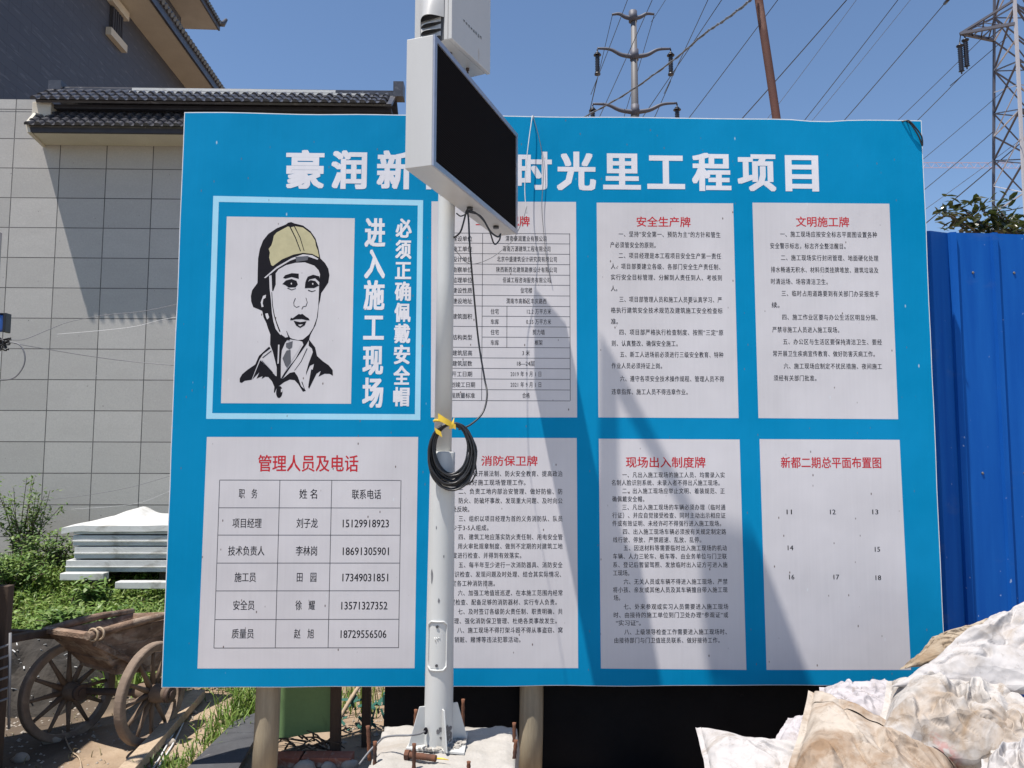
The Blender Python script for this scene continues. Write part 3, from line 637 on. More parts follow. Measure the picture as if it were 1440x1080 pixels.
for i, t_ in ((7,'住宅'),(8,'车库'),(9,'住宅'),(10,'车库')): put_text(m, t_, 690, 701.5, mid(i), 7.6)
part('black_lettering', m, M['ink_black'], P_['overview'], fix=False)
HS = [675.3,714.2,752.5,791.8,830.8,871,911]
m = MB()
for y in HS: rule(m, (309-(y-675)*.034, y), (563-(y-675)*.01, y), 1.0)
for x, dx in ((309,-8),(393.2,-5.5),(465.8,-3.5),(563.5,-2.5)): rule(m, (x+dx/2, HS[0]), (x+dx/2, HS[-1]), 1.0)
part('table_lines', m, M['ink_grey'], P_['staff'], fix=False)
m = MB(); put_text(m, '管理人员及电话', 363, 504, 651.5, 23, 0, MID); part('red_heading', m, M['ink_red'], P_['staff'], fix=False)
m = MB(); ST = dict(hpx=13.5, bold=.016)
for t_, x0, x1, y in (('职　务',336,362,694),('姓 名',421,446,694.5),('联系电话',495,536,695),('项目经理',327,368,735.5),('刘子龙',417,447,735.5),('15129918923',482,547,735.5),('技术负责人',321,372,774.5),('李林岗',416,446,774.5),('18691305901',482,547,774.5),
  ('施工员',330,360,811.5),('田　园',417.5,445,811.5),('17349031851',481.5,546,811.5),('安全员',328,358,851),('徐　耀',415.5,443,851),('13571327352',480,545,851),('质量员',326,357,891),('赵　旭',413.5,441.5,891),('18729556506',479,543.5,891)):
    put_text(m, t_, x0, x1, y, 14.5 if t_[0] == '1' else 13.5)
part('black_lettering', m, M['ink_black'], P_['staff'], fix=False)
# legs and rails behind the board
for px_ in (374, 745):
    p = at(px_, 1000, .095); m = MB()
    m.tube([(p.x+.012*sin(z*3), .095, z) for z in (-.2, .2, .6, 1.5, 2.4, 3.3)], [.064,.062,.061,.06,.058,.055], 14); part('leg', m, M['post_wood'], nb)
p = at(1235, 1000, .095); m = MB(); m.tube([(p.x, .095, -.2), (p.x, .095, 3.3)], .06, 12); part('leg', m, M['post_wood'], nb)
m = MB(); m.box((bl+.1, .037, 2.9), (br_-.1, .08, 2.98)); m.box((bl+.1, .037, .75), (br_-.1, .08, .83)); part('rail', m, M['dry_wood'], nb)

# ------------------------------------------------------------------ concrete footing and the display pole
PD = -.62                                     # the pole stands this far in front of the board
ptop = at(628, 290, PD); pbot = at(617, 1000, PD)
bz = at(617, 1047, PD).z                      # level of the block's top
def plen(px, y): return px*(y-CAM.y)/FPX
ft_ = empty('concrete_footing', (pbot.x, PD, 0), 'rough pale concrete footing block with rusty rebar stubs under the white pole', 'footing')
c4 = [gp(516, 1083, bz), gp(724, 1079, bz), gp(727, 1020, bz), gp(541, 1019, bz)]
m = MB(); NB = 44
def blk(u, v):
    a = c4[0].lerp(c4[1], u); b2 = c4[3].lerp(c4[2], u); p = a.lerp(b2, v)
    e = min(u, 1-u, v, 1-v); k = .020*noise.noise(V((p.x*16, p.y*16, 1)))+.006*noise.noise(V((p.x*60, p.y*60, 4)))
    return V((p.x, p.y, bz-.004 - (.004+.035*max(0, noise.noise(V((p.x*19, p.y*19, 9)))) if e < .045 else 0) + k*.5))
m.grid(NB, NB, blk)
rim = [(i/(NB-1), 0) for i in range(NB)] + [(1, i/(NB-1)) for i in range(1, NB)] + [(1-i/(NB-1), 1) for i in range(1, NB)] + [(0, 1-i/(NB-1)) for i in range(1, NB-1)]
cen = sum(c4, V())/4
rows = []
for k in range(7):
    z = bz-.03 - (bz+.1)*k/6; row = []
    for (u, v) in rim:
        p = blk(u, v); d = V((p.x-cen.x, p.y-cen.y, 0)); n_ = .030*noise.noise(V((p.x*11, p.y*11, z*11)))+.014*noise.noise(V((p.x*40, p.y*40, z*40)))
        q = V((p.x, p.y, p.z if k == 0 else z)) + d.normalized()*(n_*.8 + .02*k/6 if k else 0); row.append(q)
    rows.append(row)
nr = len(rim); m.add([p for r in rows for p in r], [(k*nr+i, k*nr+(i+1)%nr, (k+1)*nr+(i+1)%nr, (k+1)*nr+i) for k in range(6) for i in range(nr)], False)
part('block', m, M['concrete'], ft_)
for px_, py_, h_, dx in ((527,1070,.075,.0),(520,1052,.09,-.01),(583,1022,.075,.005),(651,1020,.115,0),(723,1040,.07,.0),(722,1062,.06,.01),(582,1079,.09,0),(659,1082,.03,0)):
    p = gp(px_, py_, bz); mm = MB(); n_ = 9
    mm.tube([(p.x+dx*k/n_, p.y, p.z-.05+(h_+.05)*k/n_) for k in range(n_+1)], [.0068+(.0018 if k%2 else 0) for k in range(n_+1)], 8); part('rebar', mm, M['rust'], ft_)
dp = empty('display_pole', (pbot.x, PD, bz), 'white steel pole carrying a dark dot matrix screen and a control cabinet', 'display pole')
def pole_at(z):
    t = (z-pbot.z)/(ptop.z-pbot.z); return V((pbot.x+(ptop.x-pbot.x)*t, PD, z))
zj = at(620, 637, PD).z
rl0, rl1, ru = plen(39.5, PD)/2, plen(34.5, PD)/2, plen(24.5, PD)/2
m = MB(); zs = [bz+.008+(zj-bz-.008)*k/10 for k in range(11)]
m.tube([pole_at(z) for z in zs], [rl0+(rl1-rl0)*k/10 for k in range(11)], 28, cap=False)
m.tube([pole_at(zj), pole_at(zj+.006), pole_at(zj+.0065)], [rl1, rl1-.004, ru], 28, cap=False); part('lower_tube', m, M['white_paint'], dp)
m = MB(); zt = 4.30; m.tube([pole_at(zj+.0066), pole_at(2.4), pole_at(3.2), pole_at(zt)], [ru, ru, ru*.98, ru*.95], 24); part('upper_tube', m, M['white_paint'], dp)
# base plate and stiffening ribs
pc = [gp(574, 1045, bz), gp(653, 1062, bz), gp(658, 1033, bz), gp(589, 1021, bz)]
pc[0] = gp(571, 1055, bz); 
m = MB(); m.prism([p+V((0,0,.0005)) for p in pc], (0, 0, .009)); part('base_plate', m, M['white_paint'], dp, bevel=.001)
m0 = pole_at(bz)
for ang in (200, 290, 20, 110):
    a = radians(ang); d = V((cos(a), sin(a), 0)); t = V((-d.y, d.x, 0))*.003; hh = .165; mm = MB()
    pr = [m0+d*(rl0-.003)+V((0,0,.010)), m0+d*(rl0+.068)+V((0,0,.010)), m0+d*(rl0+.062)+V((0,0,.03)), m0+d*(rl0+.022)+V((0,0,hh)), m0+d*(rl0-.003)+V((0,0,hh))]
    mm.prism([p-t for p in pr], t*2); part('rib', mm, M['white_paint'], dp, bevel=.0008)
# mortar crumbs on the plate
rnd = random.Random(5); mm = MB()
for k in range(70):
    a = rnd.uniform(-2.4, .6); r = rl0+rnd.uniform(0, .055); c = m0+V((cos(a)*r, sin(a)*r*.9, .010)); s = rnd.uniform(.003, .010)
    mm.hexa([c+V((x*s*rnd.uniform(.6,1.3), y*s*rnd.uniform(.6,1.3), z*s*rnd.uniform(.5,1))) for z in (0,1.2) for x, y in ((-1,-1),(1,-1),(1,1),(-1,1))])
part('mortar_crumbs', mm, M['concrete'], dp)
# cable hole
def onp(s, z, out):
    r = rl0 + (rl1-rl0)*(z-bz)/(zj-bz); c = pole_at(z); a = radians(-97)+s/r; return c+V((cos(a)*(r+out), sin(a)*(r+out), 0))
mm = MB(); rnd = random.Random(12)
for s0, zz, w_, h_ in ((-.030, at(609,808,PD).z, .007, .030), (.004, at(614,841,PD).z, .005, .010), (.022, at(630,780,PD).z, .003, .006), (-.012, at(612,740,PD).z, .003, .007), (.03, at(632,880,PD).z, .004, .006)):
    mm.poly([onp(s0+w_*cos(2*pi*k/11)*rnd.uniform(.6,1.2), zz+h_*sin(2*pi*k/11)*rnd.uniform(.7,1.2), .0006) for k in range(11)])
part('paint_chip', mm, M['cable_grey'], dp, fix=False)
mm = MB()
for k in range(26):
    s0, zz, q = rnd.uniform(.0, .075), bz+rnd.uniform(.012, .085), rnd.uniform(.004, .012)
    mm.poly([onp(s0+q*cos(2*pi*j/9)*rnd.uniform(.5,1.3), zz+q*sin(2*pi*j/9)*rnd.uniform(.5,1.3), .0007+.00004*k) for j in range(9)])
part('mortar_splash', mm, M['steel_grey'], dp, fix=False)
h0 = at(598.5, 1028, PD-.055); mm = MB()
mm.prism([(h0.x+.009*cos(k*pi/8), h0.y-.004, h0.z+.013*sin(k*pi/8)) for k in range(16)], (0,.012,0)); part('cable_hole', mm, M['ink_black'], dp)
# inspection hatch: raised octagonal frame with plate and two screws
hz0, hz1 = at(617, 937, PD).z, at(617, 870, PD).z; ha = radians(-97)
def onpole(s, z, out):
    r = rl0 + (rl1-rl0)*(z-bz)/(zj-bz); c = pole_at(z); a = ha + s/r; return c+V((cos(a)*(r+out), sin(a)*(r+out), 0))
hw = .040; cc = .014
def hatch_ring(w, z0, z1, c, out): 
    pts = [(-w+c,z0),(w-c,z0),(w,z0+c),(w,z1-c),(w-c,z1),(-w+c,z1),(-w,z1-c),(-w,z0+c)]
    dense = []
    for i in range(8):
        a, b2 = pts[i], pts[(i+1)%8]
        for k in range(6): dense.append((a[0]+(b2[0]-a[0])*k/6, a[1]+(b2[1]-a[1])*k/6))
    return dense
mm = MB(); R_ = hatch_ring(hw, hz0, hz1, cc, 0); mm.tube([onpole(s, z, .004) for s, z in R_+R_[:2]], .0042, 8, cap=False); part('hatch_frame', mm, M['white_paint'], dp)
mm = MB(); mm.grid(14, 14, lambda u, v: onpole((u-.5)*2*(hw-.004), hz0+.006+(hz1-hz0-.012)*v, .0025)); 
for dx in (-.004, .004, .012): mm.tube([onpole(dx, (hz0+hz1)/2+.02+dx, .003), onpole(dx-.008, (hz0+hz1)/2+.035, .003)], .002, 6)
hp_ = part('hatch_plate', mm, M['white_paint'], dp)
for zz in (hz0+.02, hz1-.02):
    mm = MB(); mm.tube([onpole(0, zz, .002), onpole(0, zz, .007)], .006, 10); part('screw', mm, M['shade_grey'], hp_)
# the LED screen box
dL, dR = 2.86, 3.80
Yn, Yf = dL-4, dR-4
nf = at(609.5, 136, Yn); fft = at(727.2, 262, Yf)
zt_ = (at(612, 44, Yn).z + at(727, 192, Yf).z)/2; zb_ = (at(607, 228, Yn).z + at(727, 333, Yf).z)/2
ux = V((fft.x-nf.x, Yf-Yn, 0)); LL = ux.length; ux.normalize(); nrm = V((ux.y, -ux.x, 0))      # nrm: the way the screen faces
TH_ = .118; LH = zt_-zb_
LM = Matrix(((ux.x, nrm.x, 0, nf.x), (ux.y, nrm.y, 0, Yn), (0, 0, 1, zb_), (0, 0, 0, 1)))       # local x along the screen, y outwards, z up
m, t, b = nodes('led_matrix'); tc = N(t, 'ShaderNodeTexCoord'); mp = N(t, 'ShaderNodeMapping'); t.links.new(tc.outputs['Object'], mp.inputs[0])
mp.inputs['Scale'].default_value = (100, 0, 100); wv = N(t, 'ShaderNodeTexVoronoi', Scale=1.0, Randomness=0.0); t.links.new(mp.outputs[0], wv.inputs['Vector'])
t.links.new(ramp(t, wv.outputs['Distance'], [(.22, (.020,.015,.013)), (.42, (.004,.003,.003))]), b.inputs['Base Color']); b.inputs['Roughness'].default_value = .9; b.inputs['Specular IOR Level'].default_value = .05
M['led_matrix'] = m
def boxm(a, b_): return MB().box(a, b_)
mm = MB(); mm.box((0, -TH_, 0), (LL, -.004, LH)); ledb = part('screen_box', mm, M['white_steel'], dp, bevel=.0025, matrix=LM)
fr = .022
mm = MB(); 
for a, c in (((0,-.0035,0),(LL,.004,fr)), ((0,-.0035,LH-fr),(LL,.004,LH)), ((0,-.0035,fr+.0005),(fr,.004,LH-fr-.0005)), ((LL-fr,-.0035,fr+.0005),(LL,.004,LH-fr-.0005))): mm.box(a, c)
BASE[ledb] = BASE[dp]
o = part('screen_bezel', mm, M['alu'], dp, matrix=LM)
mm = MB(); mm.box((fr+.0005, -.0034, fr+.0005), (LL-fr-.0005, -.001, LH-fr-.0005)); part('led_screen', mm, M['led_matrix'], dp, matrix=LM)
mm = MB()
for x_, y_ in ((LL*.52,-.06),(LL*.83,-.05)): mm.tube([(x_, y_, -.012), (x_, y_, .002)], .014, 12)
part('cable_gland', mm, M['black_rubber'], dp, matrix=LM)
mm = MB(); cx = LL*.5; mm.box((cx-.06, -TH_-.07, LH*.2), (cx+.06, -TH_-.003, LH*.26)); mm.box((cx-.06, -TH_-.07, LH*.75), (cx+.06, -TH_-.003, LH*.81)); part('clamp', mm, M['white_paint'], dp, matrix=LM)
# control cabinet above it
ca = at(636, 52, -.90); cbp = at(689, 104, -.60); cz0 = (ca.z+cbp.z)/2
cux = V((cbp.x-ca.x, .30, 0)); CL = cux.length; cux.normalize(); cn = V((cux.y, -cux.x, 0)); CD_ = .19; CH = .52
CM = Matrix(((cux.x, cn.x, 0, ca.x), (cux.y, cn.y, 0, -.90), (0, 0, 1, cz0), (0, 0, 0, 1)))
mm = MB(); mm.box((0, -CD_, 0), (CL, -.022, CH)); part('cabinet', mm, M['white_steel'], dp, bevel=.003, matrix=CM)
mm = MB(); mm.box((-.004, -.019, -.004), (CL+.004, 0, CH+.004)); dr = part('cabinet_door', mm, M['white_steel'], dp, bevel=.003, matrix=CM)
mm = MB(); mm.box((.004, -.0218, .004), (CL-.004, -.0192, CH-.004)); part('door_gasket', mm, M['ink_black'], dp, matrix=CM)
# small lettering near the door's lower edge
mm = MB(); rnd = random.Random(6)          # too small to read in the photo: worn strokes only
for k in range(8):
    x0 = .09+.0215*k
    for j in range(5):
        s_, t_ = rnd.uniform(0, .009), rnd.uniform(0, .014)
        if j % 2: mm.poly([(x0+s_, .0012+.0001*j, .115+t_), (x0+s_+.002, .0012+.0001*j, .115+t_), (x0+s_+.002, .0012+.0001*j, .124+t_*.5), (x0+s_, .0012+.0001*j, .124+t_*.5)])
        else: mm.poly([(x0, .0012+.0001*j, .115+t_), (x0+.013, .0012+.0001*j, .115+t_), (x0+.013, .0012+.0001*j, .117+t_), (x0, .0012+.0001*j, .117+t_)])
part('door_lettering', mm, M['shade_grey'], dp, fix=False, matrix=CM)
# louvred rain hood on the end that faces us
mm = MB()
for k in range(3):
    z = .085-.032*k; n_ = 10
    ring = [(-.003-.040*sin(pi*j/n_)*(.9+.1*k), -.155+.10*j/n_, z-.016*sin(pi*j/n_)) for j in range(n_+1)]
    base = [(-.003, -.155+.10*j/n_, z+.022) for j in range(n_+1)]
    mm.add(ring+base, [(j, j+1, n_+2+j, n_+1+j) for j in range(n_)], True); mm.add(ring+[(x, y, zz+.003) for x, y, zz in ring], [(j, j+1, n_+2+j, n_+1+j) for j in range(n_)], True)
part('louvre', mm, M['white_steel'], dp, fix=False, matrix=CM)
mm = MB(); mm.prism([(-.0005, -.158, .13), (-.0005, -.042, .13), (-.0005, -.042, .0), (-.0005, -.158, .0)], (-.002, 0, 0)); part('louvre_opening', mm, M['shade_grey'], dp, matrix=CM)
mm = MB(); mm.grid(12, 8, lambda u, v: V((-.004-.05*sin(pi*u)*(1-v)**.6, -.16+.12*u, .10+.16*v)), True); part('rain_hood', mm, M['white_steel'], dp, fix=False, matrix=CM)
for x_ in (CL*.3, CL*.75):
    mm = MB(); mm.tube([(x_, -.07, -.001), (x_, -.07, -.010)], .008, 8); mm.tube([(x_, -.07, -.010), (x_, -.07, -.024)], .0045, 8); part('bolt', mm, M['iron'], dp, matrix=CM)
mm = MB(); pz = pole_at(cz0+.2); e = CM @ V((CL*.6, -CD_-.001, .2)); 
for dz in (-.1, .12): mm.bar((pz.x, pz.y, pz.z+dz), (e.x, e.y, e.z+dz), .04, .03)
part('cabinet_bracket', mm, M['white_paint'], dp)
# unseen panel added on top, shaped to throw the long shade on the board
def shade_src(px, py, Y):                    # the point at depth Y whose shadow lands on board pixel px,py
    q = at(px, py, 0); s_ = (0-Y)/LIGHT.y; return q - LIGHT*s_
SP = [shade_src(972,690,-.75), shade_src(1068,780,-.80), shade_src(1148,968,-1.2), shade_src(1000,965,-1.2)]
spc = sum(SP, V())/4; sn = (SP[1]-SP[3]).cross(SP[2]-SP[0]).normalized()
SP = [p - sn*(p-spc).dot(sn) for p in SP]
mm = MB(); mm.prism(SP, sn*.03); part('shade_panel', mm, M['shade_panel_dark'], dp)
mm = MB(); mm.tube([pole_at(zt-.01), pole_at(5.0), V((spc.x, spc.y, spc.z-.05))], [ru*.9, ru*.8, .02], 14); part('panel_bracket', mm, M['white_paint'], dp)
# ------------------------------------------------------------------ cables
def coil(c, rx, rz, seed, y, r=.0042, sag=.0):
    rnd = random.Random(seed); return [V((c.x+rx*cos(a)*(1+.05*noise.noise(V((cos(a)*2, sin(a)*2, seed)))), y+.008*sin(a*1.0+seed)+.004*noise.noise(V((a, seed, 2))), c.z+rz*sin(a)*(1+.06*noise.noise(V((cos(a)*2, sin(a)*2, seed+9)))))) for a in [2*pi*k/44 for k in range(45)]]
CY = PD-.085
cc_ = at(635, 641, CY); co = empty('cable_coil', (cc_.x, CY, cc_.z), 'coil of black cable tied with yellow tape to the white pole', 'cable')
mm = MB(); rnd = random.Random(3)
for k in range(24):
    f_ = rnd.uniform(.76, 1.03); c = V((cc_.x+rnd.uniform(-.005,.005), 0, cc_.z + .136*(1-f_)*.9 + rnd.uniform(-.004,.004)))
    mm.tube(coil(c, plen(32, CY)*f_*(1+rnd.uniform(-.03,.03)), plen(45.5, CY)*f_, k*1.7, CY+rnd.uniform(-.022, .018)), .0042, 7, cap=False)
mm.tube([at(668, 645, CY), at(670, 665, CY), at(663, 678, CY), at(655, 682, CY), at(648, 680, CY)], .0035, 7); part('loops', mm, M['black_rubber'], co)
def ribbon(mb, pts, w, th=.0015):
    for p, q in zip(pts[:-1], pts[1:]): mb.bar(p, q, th, w, up=V((0,0,1)))
mm = MB()
tp = [at(x, y, CY-.03) for x, y in ((613,587),(622,592),(631,599),(637,602))]; tq = [at(x, y, CY-.03) for x, y in ((637,602),(640,598),(639,592),(638,587))]
mm.grid(8, 3, lambda u, v: at(616+25*u, 586+16*u-5+10*v*(1-.3*u), CY-.034-.006*sin(u*5)), True)
mm.grid(8, 3, lambda u, v: at(634+8*u*(1)-3+6*v*(1-u), 603-17*u, CY-.036-.006*sin(u*4)), True)
mm.grid(6, 3, lambda u, v: at(611+9*u+2*v, 604+6*u+8*v*1.0-3, CY-.034), True)
mm.torus(pole_at(at(625, 594, PD).z), (.15,.1,1), ru+.003, .005, 24, 6); part('yellow_tape', mm, M['tape'], co, fix=False)
def spl(pts, n=8):                            # smooth curve through points
    pts = [V(p) for p in pts]; P = [pts[0]*2-pts[1]]+pts+[pts[-1]*2-pts[-2]]; out = []
    for i in range(1, len(P)-2):
        p0, p1, p2, p3 = P[i-1:i+3]
        for k in range(n):
            t_ = k/n; out.append(.5*((2*p1)+(p2-p0)*t_+(2*p0-5*p1+4*p2-p3)*t_*t_+(3*p1-p0-3*p2+p3)*t_**3))
    return out+[pts[-1]]
def cable(name, pix, r, mat, label, cat='cable', group=None, n=8):
    mm = MB(); pts = spl([at(*p) for p in pix], n); mm.tube(pts, r, 7); return single(name, mm, M[mat], pts[0], label, cat, group)
yb = -.66
cable('power_cable', [(657,294,yb),(659,310,yb),(661,350,yb),(667,420,-.6),(673,480,-.56),(681,530,-.58),(685,555,-.62),(679,580,-.66),(662,597,-.7),(645,604,-.72)], .0042, 'black_rubber', 'black cable hanging from under the screen down to the cable coil')
cable('screen_cable', [(657,296,yb),(668,299,-.6),(680,310,-.52),(690,326,-.45),(700,333,-.40),(704,329,-.38)], .0045, 'black_rubber', 'short black cable looping between the two holes under the screen')
cable('screen_cable', [(659,298,yb),(676,304,-.6),(688,324,-.5),(695,343,-.45),(702,338,-.40),(704,330,-.37)], .0038, 'black_rubber', 'lower sagging black cable loop dangling below the screen box')
cable('screen_cable', [(656,296,yb),(652,312,-.66),(648,325,-.66),(643,331,-.65),(636,336,-.62),(630,345,-.56)], .0042, 'black_rubber', 'short black cable curling from the screen underside behind the pole')
cable('thin_wire', [(642,300,-.62),(648,304,-.6),(657,300,-.64)], .003, 'black_rubber', 'tiny black cable arc between pole and the first hole under the screen')
cable('thin_wire', [(622,338,-.5),(640,352,-.4),(655,368,-.3),(668,371,-.22),(690,363,-.15),(708,350,-.1),(722,336,-.08),(735,310,-.06),(741,290,-.05)], .0018, 'cable_grey', 'thin grey wire drooping from the screen corner across the white table panel')
cable('wire_and_shadow', [(748.5,163,.0),(748,167,-.02),(744,195,-.03),(740,230,-.035),(738,262,-.04),(739,285,-.045),(741,300,-.045)], .0024, 'wire_white', 'white wire hanging from the top edge of the blue board')
cable('wire_and_shadow', [(749.5,162,.0),(751,168,-.008),(757,190,-.012),(762,215,-.012),(764,250,-.012),(762,290,-.012),(765,330,-.011),(769,365,-.01),(775,398,-.008)], .0018, 'cable_grey', 'thin grey strand standing for the shadow of the white wire on the blue board')  # grey strand modelled in place of the white wire's cast shadow
cable('ground_cable', [(598.5,1028,-.67),(590,1032,-.72),(575,1034,-.75),(555,1034.5,-.72),(540,1037,-.7),(532,1044,-.7),(520,1056,-.72),(505,1075,-.75)], .0042, 'cable_grey', 'grey cable running from the hole at the pole foot over the block')
cable('corner_wire', [(1268,171,.0),(1278,170,-.02),(1288,180,-.02),(1296,192,-.02),(1297,205,-.01),(1292,192,-.015),(1282,176,-.02),(1274,169,.0)], .004, 'black_rubber', 'black wire looped over the top right corner of the board')
# rusty anchor bolt lying on the block
a, e = gp(570, 1061, bz+.018), gp(617, 1067, bz+.016); d = (e-a).normalized()
an = empty('anchor_bolt', a, 'rusty anchor bolt with yellow tip lying on the concrete footing', 'bolt')
mm = MB(); mm.tube([a+d*(.012+.005*k) for k in range(25)], [.0125+(.0012 if k%2 else 0) for k in range(25)], 12); part('shank', mm, M['rust'], an)
mm = MB(); mm.tube([a, a+d*.018], .021, 6, sm=False); part('head', mm, M['rust'], an)
e2 = a+d*.137; mm = MB(); mm.tube([e2, e2+d*.022+V((0,0,.002)), e2+d*.05], [.004,.004,.001], 6); part('tip', mm, M['tape'], an)

# ------------------------------------------------------------------ things under and behind the board
def upright(name, px_, y0, y1, Y, wpx, mat, label, cat='post'):
    p, q = at(px_, y1, Y), at(px_+1, y0, Y); wd = wpx*(Y+4)/FPX; mm = MB(); mm.bar((p.x, Y, p.z-.1), (q.x, Y, q.z), wd, wd*.7, up=V((0,1,0))); return single(name, mm, M[mat], (p.x, Y, p.z), label, cat, bevel=.003)
upright('wooden_post', 472, 940, 1058, .36, 14, 'dark_wood', 'dark brown wooden post at the right edge of the green panel')
upright('wooden_post', 515, 940, 1058, .50, 12, 'dark_wood', 'thinner greenish brown post between green panel and concrete footing')
q = [at(389, 940, .42), at(466, 940, .42), at(467, 1029, .42), at(440, 1031, .42), at(389, 1041, .42)]
mm = MB(); mm.prism(q, (0, .018, 0)); single('green_board', mm, M['green_board'], q[-1], 'plain green painted panel hanging behind the left round leg of the board', 'panel', bevel=.002)
# slanting stick, green net
cable('leaning_stick', [(470,1024,.62),(492,985,.7),(507,962,.8)], .012, 'dry_wood', 'pale thin stick leaning behind the two dark posts', 'stick', n=3)
rnd = random.Random(11); mm = MB(); c0 = at(524, 1003, .7)
for k in range(55):
    p = c0+V((rnd.gauss(-.02,.09), rnd.gauss(.05,.05), rnd.gauss(-.02,.05))); a = V((rnd.uniform(-1,1), rnd.uniform(-1,1), rnd.uniform(-.6,.6))).normalized()*.03; b2 = a.orthogonal().normalized()*.008; mm.add([p-a-b2, p+a-b2, p+a+b2, p-a+b2], [(0,1,2,3)])
single('green_net', mm, M['net'], c0, 'crumpled teal green netting behind the thin wooden post', 'net', fix=False)
# branches and rubble at the foot
mm = MB(); rnd = random.Random(4)
for k in range(26):
    p = gp(rnd.uniform(395, 470), rnd.uniform(1038, 1062), .0); p.z = gz(p.x, p.y)+rnd.uniform(.01,.06); d = V((rnd.uniform(-1,1), rnd.uniform(-.3,.3), rnd.uniform(-.15,.3))).normalized()*rnd.uniform(.06,.2)
    mm.tube([p, p+d*.5+V((0,0,.02)), p+d], [.006,.005,.003], 5)
single('twig_heap', mm, M['trunk'], gp(430,1050), 'small heap of dry twigs under the green panel', 'twigs')
rnd = random.Random(21)
def rock(mb, c, s, rnd):
    n0 = len(mb.v); bm = bmesh.new(); bmesh.ops.create_icosphere(bm, subdivisions=2, radius=1); sd = rnd.random()*50
    vs = [V((v.co.x*s.x, v.co.y*s.y, v.co.z*s.z))*(1+.35*noise.noise(v.co*1.3+V((sd,0,0)))) + c for v in bm.verts]; fs = [tuple(v.index for v in f.verts) for f in bm.faces]; bm.free(); mb.add(vs, fs, True)
for i, (px_, py_, s) in enumerate(((428,1076,.045),(462,1074,.032),(447,1068,.026),(492,1072,.035),(238,1042,.03),(30,1060,.035),(72,1035,.04))):
    p = gp(px_, py_); p.z = gz(p.x, p.y)+s*.3; mb = MB(); rock(mb, p, V((s*1.3, s, s*.8)), rnd)
    where = ('beside the red brick row','at the right end of the red brick row','just above the red brick row','against the footing block','in the dirt beside the plank','in the shade at the left foot of the frame','in the shade before the cart')[i]
    single('stone', mb, M['stone_bits'], p, ('pale ' if i < 4 else 'grey ')+'rough stone lying '+where, 'stone')
for i, (px_, w_) in enumerate(((395,.24),(436,.24),(474,.2))):
    p = gp(px_+8, 1069); z = gz(p.x, p.y); mb = MB(); mb.box((p.x-.07, p.y-.03, z), (p.x-.07+w_*.6, p.y+.07, z+.05))
    single('brick', mb, M['brick'], p, ('red brick at the left end of the row beside the round leg','red brick in the middle of the row under the green panel','red brick at the right end of the row near the footing')[i], 'brick', 'row of red bricks under the board', bevel=.004)
# dark rubber slab, plank, string
mm = MB(); q = [gp(262,1092), gp(330,1026), gp(366,1012), gp(372,1030), gp(352,1062), gp(335,1095)]
mm.prism([V((p.x, p.y, gz(p.x,p.y)+.045+.03*(p.x-q[0].x))) for p in q], (0,0,.022)); single('rubber_mat', mm, M['slab_dark'], q[0], 'dark scuffed mat lying on the dirt left of the round leg', 'mat', bevel=.003)
a, e = gp(176, 1092), gp(279, 984); a.z = gz(a.x,a.y)+.04; e.z = gz(e.x,e.y)+.05
mm = MB(); mm.bar(a, e, .085, .055); single('wooden_plank', mm, M['dry_wood'], a, 'long weathered wooden beam lying on the dirt right of the cart', 'plank', bevel=.004)
for k, px_ in enumerate((218, 224)):
    pts = [gp(px_+x, y) for x, y in ((-14+k*4,1090),(2,1068),(20,1040+k*3),(34,1015))]; pts = [V((p.x, p.y, gz(p.x,p.y)+.012)) for p in pts]; mm = MB(); mm.tube(spl(pts), .005, 6)
    single('white_string', mm, M['wire_white'], pts[0], ('white string lying along the right side of the wooden beam','second white string on the dirt, a little farther from the beam')[k], 'string')
mm = MB(); pts = [gp(x, y) for x, y in ((88,1022),(100,1050),(112,1062),(116,1090))]; mm.tube(spl([V((p.x,p.y,gz(p.x,p.y)+.01)) for p in pts]), .004, 5)
single('dry_stem', mm, M['dry_wood'], pts[0], 'thin dry plant stem lying on the shaded dirt before the cart', 'stem')

